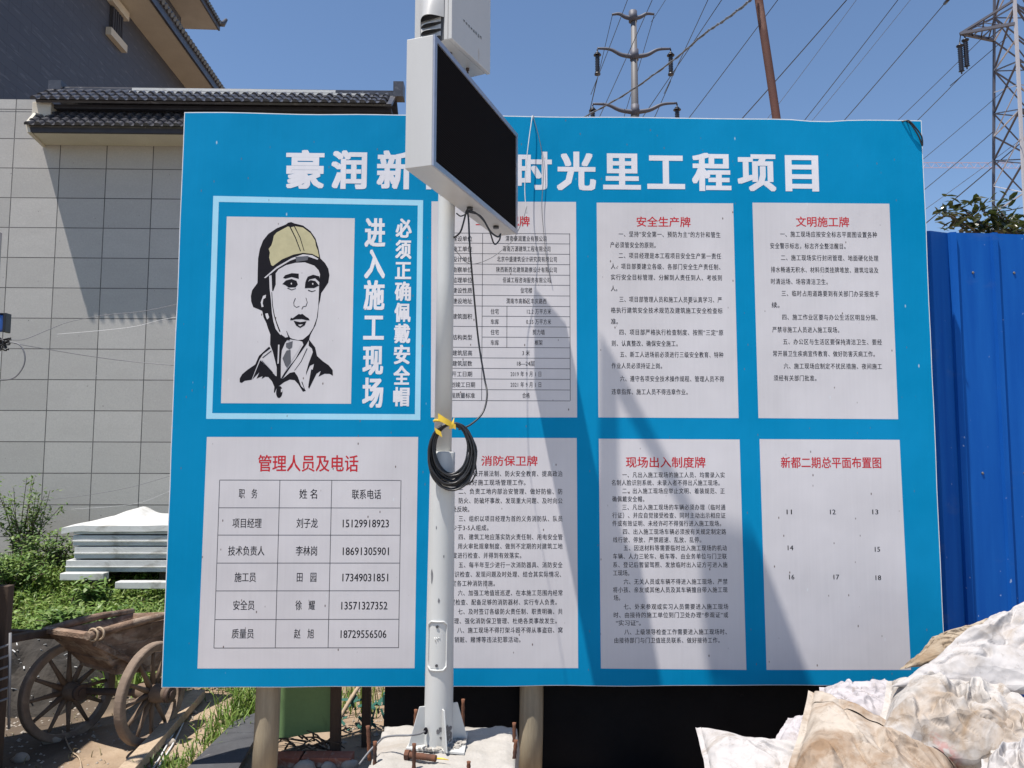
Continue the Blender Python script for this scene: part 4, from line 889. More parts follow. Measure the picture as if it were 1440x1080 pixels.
# ------------------------------------------------------------------ wooden cart
WC = at(215, 951, .55); R_W = .280
ca_ = radians(180-14); axle = V((cos(ca_), sin(ca_), 0))              # towards the far wheel
ct = empty('wooden_cart', (WC.x, WC.y, 0), 'old wooden two wheeled cart with a weathered tub beside the board', 'cart')
def wheel(c, tilt, yaw=0):
    ax = Matrix.Rotation(yaw, 3, 'Z') @ (axle + V((0,0,tilt))).normalized(); mm = MB()
    a = ax.orthogonal().normalized(); b2 = ax.cross(a); n_ = 56; vs = []
    prof = [(R_W-.044,-.022),(R_W-.008,-.027),(R_W,-.020),(R_W,.020),(R_W-.008,.027),(R_W-.044,.022)]
    for i in range(n_):
        t_ = 2*pi*i/n_
        for r_, o_ in prof: rr = r_*(1+.006*noise.noise(V((cos(t_)*3, sin(t_)*3, c.x)))); vs.append(c+(a*cos(t_)+b2*sin(t_))*rr+ax*o_)
    k = len(prof); mm.add(vs, [(i*k+j, ((i+1)%n_)*k+j, ((i+1)%n_)*k+(j+1)%k, i*k+(j+1)%k) for i in range(n_) for j in range(k)], False)
    wh = part('wheel', mm, M['cart_rim'], ct, bevel=.003)
    mm = MB()
    for i in range(12):
        t_ = 2*pi*i/12+.2; d = a*cos(t_)+b2*sin(t_); mm.tube([c+d*.05, c+d*(R_W*.55), c+d*(R_W-.05)], [.018,.012,.010], 8)
    part('spokes', mm, M['cart_spoke'], wh)
    mm = MB(); mm.tube([c-ax*.11, c-ax*.08, c-ax*.045, c+ax*.045, c+ax*.08, c+ax*.11], [.036,.045,.052,.052,.045,.036], 16); part('hub', mm, M['cart_spoke'], wh)
    mm = MB(); mm.tube([c-ax*.125, c-ax*.1], .045, 14); mm.tube([c-ax*.135, c-ax*.123], .024, 10); part('hub_cap', mm, M['iron'], wh)
WC.z = R_W + gz(WC.x, WC.y) - .005; wheel(WC, .02); WF = WC+axle*.56; WF.z = R_W+gz(WF.x, WF.y)-.02; wheel(WF, -.05, -.28)
mm = MB(); mm.tube([WC, WF], .02, 10); part('axle', mm, M['iron'], ct)
FL, FR, BR, BL = at(66, 889, .55), at(128, 896, .33), at(288, 858, 1.25), at(186, 862, 1.38)
fl, fr_, brr, bll = at(112, 930, .70), at(163, 944, .52), at(262, 935, 1.15), at(190, 932, 1.25)
def plank_wall(p, q, q2, p2, th, mb):        # p,q top edge; p2,q2 bottom edge
    nn = (q-p).cross(p2-p).normalized()*th; mb.hexa([p2, q2, q2+nn, p2+nn, p, q, q+nn, p+nn])
for a_, b_, c_, d_ in ((FL,FR,fr_,fl),(FR,BR,brr,fr_),(BR,BL,bll,brr),(BL,FL,fl,bll)):
    mm = MB(); rr = random.Random(int(abs(a_.x)*1e4))
    for k in range(3):
        k0, k1 = k/3+.006, (k+1)/3-.006; j_ = V((0, rr.uniform(-.006, .006), rr.uniform(-.004, .004)))
        plank_wall(a_.lerp(d_, k0)+j_, b_.lerp(c_, k0)+j_, b_.lerp(c_, k1)+j_, a_.lerp(d_, k1)+j_, .022, mm)
    part('side_board', mm, M['cart_wood'], ct, bevel=.003)
mm = MB(); mm.hexa([fl-V((0,0,.02)), fr_-V((0,0,.02)), brr-V((0,0,.02)), bll-V((0,0,.02)), fl, fr_, brr, bll]); part('floor_board', mm, M['cart_wood'], ct)
mm = MB(); mm.bar(FL+V((0,0,.012)), FR+V((0,0,.006)), .05, .03); part('front_rail', mm, M['cart_wood'], ct, bevel=.004)
for a_, b_ in ((FR,BR),(FL,BL)):
    mm = MB(); dd = (b_-a_); mm.tube([a_-dd*.03+V((0,0,.01)), a_+dd*.3+V((0,0,.022)), a_+dd*.6+V((0,0,.026)), b_+V((0,0,.012))], [.022,.024,.022,.02], 10); part('top_rail', mm, M['cart_wood'], ct)
mm = MB(); mm.torus(FR+V((.01,0,.012)), (BR-FR), .032, .006, 16, 6); mm.torus(FR+V((.028,.03,.012)), (BR-FR), .032, .006, 16, 6); part('rope_binding', mm, M['dry_wood'], ct)
for s_, (p, q) in enumerate(((FL, at(-22, 905, .05)), (at(80, 893, .60), at(-40, 888, .55)))):
    mm = MB(); mm.bar(p, q, .05, .04); part('handle', mm, M['dark_wood'], ct, bevel=.006)
mm = MB(); e1, e2_ = at(133, 905, .35), at(160, 940, .5); mm.bar(e1, at(205, 940, .75), .02, .03); mm.bar(at(190,905,.8), at(160,942,.5), .02, .02); part('brace', mm, M['cart_wood'], ct)

hc = at(28, 985, 1.35); mm = MB()
def heap(u, v):
    x, y = hc.x-.55+1.0*u, 1.0+.85*v; e = max(0, sin(pi*u))**.6*max(0, sin(pi*v))**.6
    return V((x, y, gz(x, y)-.02+.36*e*(1+.5*noise.noise(V((x*4, y*4, 2))))+.05*e*noise.noise(V((x*13, y*13, 2)))))
mm.grid(46, 40, heap, False); single('soil_heap', mm, M['black_soil'], (hc.x, 1.4, 0), 'dark heap of soil and rubbish behind the far cart wheel', 'heap', fix=False)
rnd = random.Random(77); mm = MB()
for k in range(34):
    u, v = rnd.uniform(.15, .9), rnd.uniform(.05, .6); p = heap(u, v)+V((0,0,.006)); d = V((rnd.uniform(-1,1), rnd.uniform(-.6,.6), rnd.uniform(-.2,.4))).normalized()*rnd.uniform(.006,.02); mm.bar(p-d, p+d, rnd.uniform(.004,.009), .003)
single('litter', mm, M['panel_white'], (hc.x, 1.2, .2), 'pale scraps of litter scattered on the dark soil heap', 'litter', fix=False, kind='stuff')
# left edge of the frame: dark post, wire rack, added shade sheet and lamp post just outside
p = at(5, 823, .15); mm = MB(); mm.bar((p.x-.01, .15, -.1), (p.x, .15, p.z), .085, .05, up=V((0,1,0))); single('wooden_post', mm, M['dark_wood'], (p.x,.15,0), 'dark brown post at the left edge of the picture beside the cart handle', 'post', bevel=.004)
rk = empty('wire_rack', at(2, 960, .05), 'pale wire rack standing in the shade at the left edge by the cart', 'rack'); BASE[rk] = V(rk.location)
mm = MB()
for x, y0, y1 in ((14.5,890,985),(-12,890,985)): mm.tube([at(x, y0, .05), at(x-2, y1+40, .05)], .007, 6)
part('upright', mm, M['cable_grey'], rk)
mm = MB()
for k in range(6): mm.tube([at(-14, 916+15*k, .05), at(14, 906+15*k, .05)], .006, 6)
part('wire_bar', mm, M['cable_grey'], rk)
mm = MB(); a, e = V((-2.98, -1.1, -.05)), V((-3.06, .52, -.05)); mm.bar(a+V((0,0,1.3)), e+V((0,0,1.3)), .02, 2.6)
single('shade_sheet', mm, M['sheet_brown'], a, 'brown upright sheet added unseen at the left to shade the cart', 'sheet')  # unseen sheet added left of the view to throw shade around the cart
px0 = at(-14, 500, -.25); lp = empty('lamp_post', (px0.x, -.25, 0), 'dark blue box lamp with tangled wires at the left edge of the picture', 'lamp')
mm = MB(); mm.tube([(px0.x, -.25, -.1), (px0.x, -.25, 2.7)], .02, 10); part('pole', mm, M['steel_grey'], lp)
a, e = at(-26, 466, -.28), at(6, 442, -.28); mm = MB(); mm.box((a.x, -.285, a.z), (e.x, -.25, e.z)); part('lamp_box', mm, M['blue_plastic'], lp, bevel=.012)
mm = MB(); mm.box((e.x+.0005, -.29, a.z-.004), (e.x+.014, -.245, e.z+.006)); mm.box((a.x, -.29, e.z+.0005), (e.x-.0005, -.245, e.z+.006)); part('lamp_edge', mm, M['black_rubber'], lp, bevel=.003)
wb = empty('wire_bundle', at(8, 482, -.3), 'tangle of black wires with one big loop at the left edge below the blue lamp', 'wires'); BASE[wb] = V(wb.location)
mm = MB(); rnd = random.Random(8)
for k in range(7):
    mm.tube(spl([at(-14+rnd.uniform(-2,2), 478+rnd.uniform(-6,8), -.3)]+[at(rnd.uniform(-8,16), rnd.uniform(474,494), -.3+rnd.uniform(-.03,.03)) for j in range(4)]+[at(13+rnd.uniform(-3,3), 480+rnd.uniform(-4,4), -.3)], 6), .0035, 6)
part('tangle', mm, M['black_rubber'], wb)
mm = MB(); mm.tube(spl([at(10,481,-.3), at(26,484,-.3), at(34,496,-.3), at(34,512,-.3), at(24,528,-.3), at(10,534,-.3), at(-14,534,-.25)], 8), .0035, 7); part('loop', mm, M['cable_grey'], wb)
for pts, col, lab in (
    ([(13,478,-.3),(35,477,-.25),(70,463,-.1),(100,452,0),(150,443,.02),(200,438,.02),(250,428,.03)],'cable_grey','thin grey wire rising from the tangle to the left edge of the board'),
    ([(20,483,-.3),(60,490,-.2),(120,500,-.1),(180,508,0),(246,514,.03)],'cable_grey','thin grey wire sloping down from the tangle to the left edge of the board'),
    ([(80,470,-.1),(140,465,-.05),(190,459,0),(225,450,.02),(249,446,.03)],'wire_white','white thread between the two grey wires left of the board'),
    ([(50,704,2.5),(110,698,2.5),(180,686,2.5),(244,668,2.5)],'cable_grey','thin grey wire crossing the tiled wall above the white panel stack'),
    ([(100,716,2.4),(160,712,2.4),(200,706,2.4),(240,690,2.4)],'wire_white','white string rising above the white panel stack to the board edge')):
    cable('thin_wire', pts, .0009 if col == 'wire_white' else .0016, col, lab, 'wire')

# ------------------------------------------------------------------ stack of white sandwich panels
rows = [(92,787,805,'bottom panel of the white stack, resting on the dark gap'),(104,768,786,'fourth white panel from the top of the stack'),(102,752,768,'third white panel from the top of the stack'),(103,742.5,751.5,'thin second white panel under the bent top sheet')]
SY = 3.55
for x0, y0, y1, lab in rows:
    a = at(x0, y1, SY); c = at(x0, y0, SY); xr = at(330, y1, SY).x; mm = MB()
    mm.grid(20, 2, lambda u, v: V((a.x+(xr-a.x)*u, SY+.02*noise.noise(V((u*4, y0, 0))), a.z+.004+(c.z-a.z-.006)*v+.006*noise.noise(V((u*5, y0*.3, 0))))))
    mm2 = MB(); zz = c.z-.006
    mm2.hexa([V((a.x, SY, a.z+.004)), V((xr, SY, a.z+.004)), V((xr, SY+1.0, a.z+.004)), V((a.x, SY+1.0, a.z+.004)), V((a.x, SY, zz)), V((xr, SY, zz)), V((xr, SY+1.0, zz)), V((a.x, SY+1.0, zz))])
    mm2.box((a.x-.004, SY-.012, a.z+.002+(zz-a.z)*.42), (xr, SY-.002, a.z+.002+(zz-a.z)*.50))
    single('foam_sheet', mm2, M['panel_white'], (a.x, SY, a.z), lab, 'panel', 'stacked white sandwich panels', bevel=.006)
mm = MB(); xL = at(88, 735, SY).x; xr = at(330, 740, SY).x; zf = at(150, 741, SY).z; zk = at(150, 744, SY).z
def sheet(u, v):
    x = xL + (xr-xL)*u; y = SY-.014+1.02*v; z = zf + .05*(1-u)*0 + .08*math.exp(-((u-.195)/.075)**2)*smooth(.05, .8, v) + .015*noise.noise(V((u*6, v*2, 3))) + .03*v
    if u < .12: z -= (.12-u)*.18
    return V((x, y, z))
mm.grid(60, 14, sheet); mm.grid(60, 14, lambda u, v: sheet(u, v)+V((0,0,.012)))
mm.grid(60, 3, lambda u, v: sheet(u, 0)+V((0, -.002*v, -.055*v+.012)))
single('white_sheet', mm, M['panel_white'], (xL, SY, zf), 'bent white top sheet with a raised hump covering the panel stack', 'panel', 'stacked white sandwich panels', fix=False)
for k, (x0, x1, y) in enumerate(((165,245,818),(88,150,806))):
    a, e = at(x0, y+6, SY-.25), at(x1+60*(k==0), y-4, SY-.25); mm = MB(); mm.box((a.x, SY-.3, a.z-.02), (e.x, SY-.2, e.z-.02)); single('white_batten', mm, M['panel_white'], a, ('long white board lying in the grass before the panel stack','short white board lying in the weeds left of the panel stack')[k], 'board', bevel=.006)
for k, x in enumerate((140, 236)):
    a = at(x, 806, SY+.1); mm = MB(); mm.box((a.x-.06, SY+.05, gz(a.x, SY)-.05), (a.x+.06, SY+.9, at(x, 805, SY).z)); single('timber_bearer', mm, M['dark_wood'], a, ('dark timber bearer under the left part of the panel stack','dark timber bearer under the panel stack close to the board')[k], 'timber')

# ------------------------------------------------------------------ pile of woven sacks, front right
def ridge(x): return 1-2*abs(x)
def sackq(cs, hz, seed, mat, label, nu=110, nv=90, hem=True, flap=False):
    """cs: the four corners of the filled sack as it lies (far left, far right, near right, near left)"""
    TL, TR, BR_, BL_ = [V(c) for c in cs]; sd = seed*7.3; cen = (TL+TR+BR_+BL_)/4
    n = (TR-TL+BR_-BL_).cross(TL-BL_+TR-BR_).normalized()
    if n.z < 0: n = -n
    size = ((TR-TL).length+(TL-BL_).length)/2
    def fn(side):
        def f(a, b_):
            u, v = a*2-1, b_*2-1
            uu = u*(1-.055*(1-v*v)+.03*noise.noise(V((v*1.6, sd, 0)))); vv = v*(1-.07*(1-u*u)+.035*noise.noise(V((u*1.6, sd, 5))))
            s, t_ = (uu+1)/2, (vv+1)/2
            p = (BL_*(1-s)+BR_*s)*(1-t_) + (TL*(1-s)+TR*s)*t_
            eu, ev = abs(u), abs(v); h = ((1-eu**3.2)**.55)*((1-ev**3.2)**.55)
            wx = noise.noise(V((u*.9, v*.9, sd+31))); wy = noise.noise(V((u*.9, v*.9, sd+47)))
            lump = .30*noise.noise(V((u*1.1, v*1.1, sd+2)))+.10*noise.noise(V((u*2.6, v*2.6, sd+3)))
            g1 = noise.noise(V(((u*.9+v*.5+wx*.5)*2.1, (v*.9-u*.5+wy*.5)*.8, sd+4))); g2 = noise.noise(V(((u-v*.8+wy*.6)*1.2, (v+u*.8+wx*.6)*3.0, sd+8)))
            cr = .30*max(0, 1-abs(g1)*4.5)**1.3 - .26*max(0, 1-abs(g2)*5)**1.2
            g3 = noise.noise(V((u*4+wx*2, v*6+wy*2, sd+12))); cr += .04*max(0, 1-abs(g3)*4)
            vd = noise.voronoi(V((u*2.1+wx*.5, v*2.1+wy*.5, sd)))[0]; cr += .20*(vd[0]-.35)
            edge = smooth(.5, 1., max(eu, ev)); k = (v if eu > ev else u)
            pleat = edge*(1-.55*edge)*.16*noise.noise(V((k*7+.8*wx, sd, .6*(eu if eu > ev else ev))))
            z = h*(1+lump) + cr*(1-.75*edge)*h**.5 + pleat
            if side < 0: z = -h*(.55+.4*lump) + pleat
            p = p + n*(z*hz) + n*(.035*size*noise.noise(V((u*1.5, v*1.5, sd+20)))*edge)
            return p
        return f
    mb = MB(); T = fn(1); mb.grid(nu, nv, T); mb.grid(nu, nv, fn(-1))
    if hem:
        o_ = (TR-BL_+BR_-TL).normalized()
        mb.grid(4, nv, lambda a, b_: T(1, b_)+o_*(.03*a)+n*(.012*noise.noise(V((b_*9, sd, a)))*a), True)
        mb.grid(4, nv, lambda a, b_: T(0, b_)-o_*(.025*a)+n*(.012*noise.noise(V((b_*9, sd+3, a)))*a), True)
    if flap:                           # folded and stitched mouth lying back over the sack
        mb.grid(nu, 8, lambda a, b_: T(a, .995-.13*b_)+n*(.004+.024*sin(pi*min(1, b_*1.1+.05))+.006*noise.noise(V((a*8, b_, sd)))), True)
    return single('sack', mb, mat, cen, label, 'sack', 'pile of woven sacks', fix=True)
SM = {
 'clean': sack_mat('sack_clean', (.405,.385,.38), (.32,.265,.215), .58, 1, (.36,.12,.12)),
 'soil': sack_mat('sack_soil', (.40,.35,.30), (.23,.155,.10), .44, 2),
 'mid': sack_mat('sack_mid', (.41,.385,.365), (.26,.19,.13), .50, 3, (.36,.10,.09)),
 'beige': sack_mat('sack_beige', (.39,.335,.265), (.22,.16,.105), .47, 4),
 'pink': sack_mat('sack_pink', (.405,.38,.395), (.28,.22,.19), .60, 5, (.32,.07,.11))}
def Q(*c): return [at(px, py, d-4) for px, py, d in c]
sackq(Q((1376,898,3.48),(1510,806,3.5),(1510,985,3.05),(1254,966,3.25)), .085, 1, SM['clean'], 'big white sack at the top of the pile by the right edge')
sackq(Q((1322,893,3.74),(1396,868,3.72),(1412,925,3.55),(1272,941,3.62)), .045, 2, SM['beige'], 'small folded beige sack sticking out left at the top of the pile')
sackq(Q((1160,968,3.72),(1268,963,3.7),(1275,1020,3.35),(1150,1010,3.45)), .06, 3, SM['pink'], 'white sack with pink print behind the brown folded sack')
sackq(Q((1255,958,3.42),(1460,990,3.2),(1445,1085,2.85),(1225,1062,3.0)), .13, 4, SM['mid'], 'bulging dirty white sack in the middle of the pile')
sackq(Q((1146,972,3.35),(1345,1078,2.98),(1345,1190,2.6),(1100,1130,2.8)), .09, 5, SM['soil'], 'brown soiled sack with a folded hem at the front of the pile', flap=True)
sackq(Q((985,1027,3.5),(1168,1048,3.35),(1185,1150,3.0),(1008,1150,3.05)), .05, 6, SM['clean'], 'flat clean white sack at the left foot of the pile')
sackq(Q((1116,1010,3.62),(1165,1005,3.55),(1170,1065,3.3),(1092,1048,3.4)), .04, 7, SM['pink'], 'small crumpled white sack between the flat sack and the brown sack', 70, 60)
sackq(Q((1390,1066,2.8),(1510,1025,2.75),(1510,1150,2.45),(1372,1150,2.5)), .07, 8, SM['clean'], 'white sack in the bottom right corner of the picture')
sackq(Q((1392,985,3.2),(1510,985,3.1),(1510,1100,2.75),(1405,1062,2.86)), .08, 10, SM['mid'], 'dirty white sack at the right edge under the big white sack')
def low(x, y, z, a, seed, m_, label):
    c, s_ = cos(a), sin(a); return sackq([V((x+c*u-s_*v, y+s_*u+c*v, z)) for u, v in ((-.36,.24),(.36,.24),(.36,-.24),(-.36,-.24))], .12, seed, SM[m_], label, 40, 32)
low(1.95, -.55, .10, .1, 11, 'mid', 'lowest dirty sack under the pile near the fence'); low(1.20, -.72, .10, -.1, 12, 'soil', 'lowest soiled sack under the left part of the pile')
low(1.98, -1.12, .10, .05, 13, 'mid', 'lowest dirty sack under the right front of the pile'); low(1.32, -1.25, .10, .2, 14, 'soil', 'lowest soiled sack under the front of the pile')
low(1.98, -.62, .34, -.1, 15, 'clean', 'second layer white sack under the pile near the fence'); low(1.75, -1.12, .33, .1, 16, 'mid', 'second layer dirty sack under the front of the pile')

# ------------------------------------------------------------------ plants
def blade(mb, p, h, wd, lean, ang, rnd):
    d = V((cos(ang), sin(ang), 0)); s = V((-d.y, d.x, 0))*wd/2
    a = p; b2 = p+d*lean*.35*h+V((0,0,h*.6)); c = p+d*lean*h+V((0,0,h*(1-.25*lean)))
    mb.add([a-s, a+s, b2+s*.8, b2-s*.8, c], [(0,1,2,3),(3,2,4)])
def leaf(mb, p, d, up, l, w_):
    d = d.normalized(); s = d.cross(up); s = s.normalized() if s.length > 1e-4 else d.orthogonal().normalized(); nrm = s.cross(d)
    mb.add([p, p+d*l*.35+s*w_*.5-nrm*l*.03, p+d*l*.75+s*w_*.42-nrm*l*.10, p+d*l-nrm*l*.22, p+d*l*.75-s*w_*.42-nrm*l*.10, p+d*l*.35-s*w_*.5-nrm*l*.03, p+d*l*.5+nrm*l*.03], [(0,1,6),(1,2,6),(2,3,6),(3,4,6),(4,5,6),(5,0,6)])
rnd = random.Random(31); g = MB()
def dens(x, y): return noise.noise(V((x*1.1, y*1.1, 4)))
k = 0
while k < 29000:
    x, y = rnd.uniform(-7.5, -1.2), rnd.uniform(1.2, 5.2)
    f_ = smooth(1.25, 2.0, y+.35*dens(x*.8, y*.8))
    if rnd.random() > f_*(.75+.5*dens(x*2, y*2)+.3): k += .25; continue
    h = rnd.uniform(.08, .26)*(1+.7*dens(x, y)); p = V((x, y, gz(x, y)-.01)); a = rnd.uniform(0, 2*pi)
    blade(g, p, h, rnd.uniform(.008, .018), rnd.uniform(.2, 1.0), a, rnd); k += 1
    if rnd.random() < .40:
        for j in range(3): 
            d = V((rnd.uniform(-1,1), rnd.uniform(-1,1), rnd.uniform(-.1,.5))); leaf(g, p+V((rnd.uniform(-.04,.04), rnd.uniform(-.04,.04), h*rnd.uniform(.3,.95))), d, V((0,0,1)), rnd.uniform(.025,.07), rnd.uniform(.012,.035))
single('grass', g, M['grass'], (0,0,0), 'green grass and low weeds growing between the cart and the tiled wall', 'grass', fix=False, kind='stuff')
g = MB()
for k in range(900):
    x, y = rnd.uniform(-3.2, -1.0), rnd.uniform(-.6, 2.0)
    if dens(x*2.2, y*2.2) < .08: continue
    blade(g, V((x, y, gz(x, y)-.005)), rnd.uniform(.02, .07), .006, rnd.uniform(.3,1.2), rnd.uniform(0,2*pi), rnd)
single('dry_grass', g, M['straw'], (0,0,0), 'short dry straw scattered over the bare dirt by the cart', 'grass', fix=False, kind='stuff')
g = MB()
for k in range(2600):
    x, y = rnd.uniform(-3.4, .2), rnd.uniform(-.9, 2.6); s = rnd.uniform(.004, .011)*(1 if rnd.random() < .93 else 2.2); c = V((x, y, gz(x, y)+s*.2)); a = rnd.uniform(0, 3)
    vs = [c+V((cos(a+t_)*s*rnd.uniform(.7,1.4), sin(a+t_)*s*rnd.uniform(.7,1.4), 0)) for t_ in (0, 1.5, 3.1, 4.7)] + [c+V((0,0,s*.8))]
    g.add(vs, [(0,1,4),(1,2,4),(2,3,4),(3,0,4)])
single('gravel', g, M['stone_bits'], (0,0,0), 'small stones and crumbs scattered over the bare dirt', 'gravel', fix=False, kind='stuff')
def tuft(px_, py_, n_, hmax, spread, label):
    c = gp(px_, py_); g = MB()
    for k in range(n_):
        x, y = c.x+rnd.gauss(0, spread), c.y+rnd.gauss(0, spread*1.3); blade(g, V((x, y, gz(x, y)-.005)), rnd.uniform(.3, 1)*hmax, .009, rnd.uniform(.2, 1), rnd.uniform(0, 2*pi), rnd)
    single('grass_tuft', g, M['grass'], c, label, 'grass tuft', fix=False)
tuft(347, 1000, 210, .26, .07, 'tall green grass tuft close to the left round leg of the board')
tuft(325, 1022, 150, .17, .07, 'green grass tuft at the upper edge of the dark mat')
tuft(300, 1040, 110, .12, .06, 'small grass tuft left of the dark mat')
tuft(250, 1072, 120, .12, .06, 'sparse grass tuft right of the wooden beam at the bottom')
tuft(345, 970, 120, .12, .09, 'low grass tuft under the lower board edge behind the tall tuft')
tuft(505, 985, 130, .30, .12, 'grass tuft behind the two dark posts')
def shrub(name, px_, Y, w_, h, nst, nl, label, mat='weeds', ls=.055):
    c = at(px_, 800, Y); c.z = gz(c.x, Y); e = empty(name, c, label, 'plant'); BASE[e] = V(c); st, lf = MB(), MB()
    for s_ in range(nst):
        a = rnd.uniform(0, 2*pi); top = c+V((cos(a)*w_*rnd.uniform(.2,1), sin(a)*w_*.6*rnd.uniform(.2,1), h*rnd.uniform(.45,1))); b2 = c+V((rnd.gauss(0,.08), rnd.gauss(0,.05), -.03)); mid_ = b2.lerp(top, .5)+V((0,0,.08))
        pts = spl([b2, mid_, top], 6); st.tube(pts, [.007-.005*k/len(pts) for k in range(len(pts))], 5)
        for k in range(nl):
            t_ = rnd.uniform(.25, 1); p = pts[min(len(pts)-1, int(t_*len(pts)))]; d = V((rnd.uniform(-1,1), rnd.uniform(-1,1), rnd.uniform(-.3,.6))); leaf(lf, p+V((rnd.gauss(0,.035), rnd.gauss(0,.035), rnd.gauss(0,.02))), d, V((0,0,1)), ls*rnd.uniform(.6,1.5), ls*rnd.uniform(.3,.55))
    part('stem', st, M['trunk'], e, fix=False); part('leaves', lf, M[mat], e, fix=False)
shrub('shrub', 30, 4.95, .42, 1.05, 26, 46, 'leafy green shrub growing before the tiled wall at the left')
shrub('shrub', -40, 4.7, .45, 1.05, 16, 40, 'leafy green shrub at the left picture edge before the tiled wall')
shrub('weed_plant', 75, 4.2, .40, .55, 26, 40, 'bushy weed left of the white panel stack')
shrub('weed_plant', 20, 3.6, .45, .50, 22, 40, 'low bushy weed at the left edge in front of the shrub')
shrub('weed_plant', 128, 3.15, .16, .34, 9, 26, 'young broad leaved weed in front of the panel stack', ls=.08)
shrub('weed_plant', 160, 2.6, .22, .25, 12, 26, 'low broad leaved weed in the grass behind the cart tub', ls=.075)
shrub('weed_plant', 92, 2.5, .25, .28, 14, 30, 'low weed clump in the grass left behind the cart', ls=.06)

# ------------------------------------------------------------------ rusty leaning pole behind the board, tree behind the fence
p0, p1 = at(1066.5, -15, 1.6), at(1090, 167, 1.6); d = (p0-p1); top_ = p0+d*.9; bot_ = p1 - d*((p1.z+.3)/d.z)
rp = empty('rusty_pole', (bot_.x, 1.6, 0), 'leaning rusty brown steel pole rising behind the blue board', 'pole')
mm = MB(); n_ = 24; mm.tube([bot_.lerp(top_, k/n_)+V((.012*sin(k*.5),0,0)) for k in range(n_+1)], [.034-.004*k/n_ for k in range(n_+1)], 14); part('shaft', mm, M['rust_pole'], rp)
tp_ = at(1062, -6, 1.55)
mm = MB(); pts = spl([tp_+V((0,0,.05)), at(1055,0,1.6), at(1022,26,2.2), at(990,48,2.8), at(945,86,3.6), at(880,132,4.8), at(815,168,6.0), at(770,190,7)], 14); mm.tube(pts, [.009+.0022*sin(k*1.9) for k in range(len(pts))], 7)
mm.tube([p+V((.006*sin(k*1.1), 0, .012*cos(k*1.1))) for k, p in enumerate(pts)], .005, 6)
single('service_cable', mm, M['cable_grey'], pts[0], 'pale twisted cable sagging down to the left from the rusty pole', 'cable')
TY = 2.6; tc_ = at(1425, 345, TY); tr = empty('tree', (tc_.x+.5, TY, 0), 'dark leaved tree showing its top above the blue fence', 'tree')
st, lf = MB(), MB(); fork = V((tc_.x+.35, TY, tc_.z-.6)); st.tube(spl([V((tc_.x+.5, TY, -.1)), V((tc_.x+.45, TY, 1.2)), fork], 6), [.07]*4+[.06]*4+[.05]*5, 10)
br_pts = []
for (px_, py_, dy) in ((1330,298,.1),(1336,303,-.1),(1346,288,0),(1360,300,-.1),(1378,293,.2),(1395,285,0),(1402,300,-.2),(1372,312,.15),(1350,318,.1),(1385,322,-.1),(1396,316,.3),(1415,328,.2),(1420,316,-.2),(1436,320,.1),(1442,331,-.1),(1428,325,-.3),(1470,318,.1),(1460,330,-.2)):
    e = at(px_, py_, TY+dy*1.3); pts = spl([fork, fork.lerp(e, .55)+V((.08,0,.05)), e], 7); st.tube(pts, [.022-.018*k/len(pts) for k in range(len(pts))], 6)
    for k in range(34):
        p = pts[-1-int(rnd.random()**1.6*9)]+V((rnd.gauss(0,.06), rnd.gauss(0,.08), rnd.gauss(0,.04))); dd = (e-fork).normalized()*.5+V((rnd.uniform(-1,1), rnd.uniform(-1,1), rnd.uniform(-.9,.5)))
        leaf(lf, p, dd, V((rnd.uniform(-.5,.5), rnd.uniform(-.5,.5), 1)), rnd.uniform(.08,.14), rnd.uniform(.034,.052))
part('trunk', st, M['trunk'], tr, fix=False); part('crown', lf, M['tree_leaf'], tr, fix=False)

# ------------------------------------------------------------------ steel monopole with three pairs of curved arms
MY = 46.0; mt = at(891, 19, MY); mp_ = at(893, 165, MY)
mo = empty('transmission_pole', (mt.x, MY, 0), 'grey steel transmission pole with three pairs of curved arms', 'pylon')
mm = MB(); mm.tube([V((mp_.x+.3, MY, -1)), V((mp_.x, MY, mp_.z)), V((mt.x, MY, mt.z))], [.42,.26,.19], 16); part('shaft', mm, M['steel_grey'], mo)
for (cx_, cy_, tips) in ((890,24,((860.5,20.5),(920,20))), (892,78,((840,68),(943,68.5))), (893,156,((833.5,146),(952,145)))):
    c = at(cx_, cy_, MY)
    mm = MB(); mm.tube([c+V((0,0,-.35)), c+V((0,0,.40))], .29, 12); part('collar', mm, M['steel_dark'], mo)
    for tx, ty in tips:
        e = at(tx, ty, MY); b2 = c+V((0,0,-.1)); pts = spl([b2, b2.lerp(e, .35)+V((0,0,-.06*(cy_>30))), b2.lerp(e, .65)+V((0,0,.14)), e], 6)
        mm = MB(); mm.tube(pts, [.17-.10*k/len(pts) for k in range(len(pts))], 8); arm = part('cross_arm', mm, M['steel_dark'], mo)
        if cy_ > 30:
            L_ = 1.75; mm = MB(); n_ = 30; mm.tube([e+V((0,0,-.05-L_*k/n_)) for k in range(n_+1)], [.05 if k < 4 or k > 27 else (.17 if k%2 else .10) for k in range(n_+1)], 10); mm.tube([e+V((0,0,-.45)), e+V((0,0,-.5))], .26, 12); mm.tube([e+V((0,0,-L_)), e+V((0,0,-L_-.12))], .2, 12); part('insulator', mm, M['insulator'], arm)
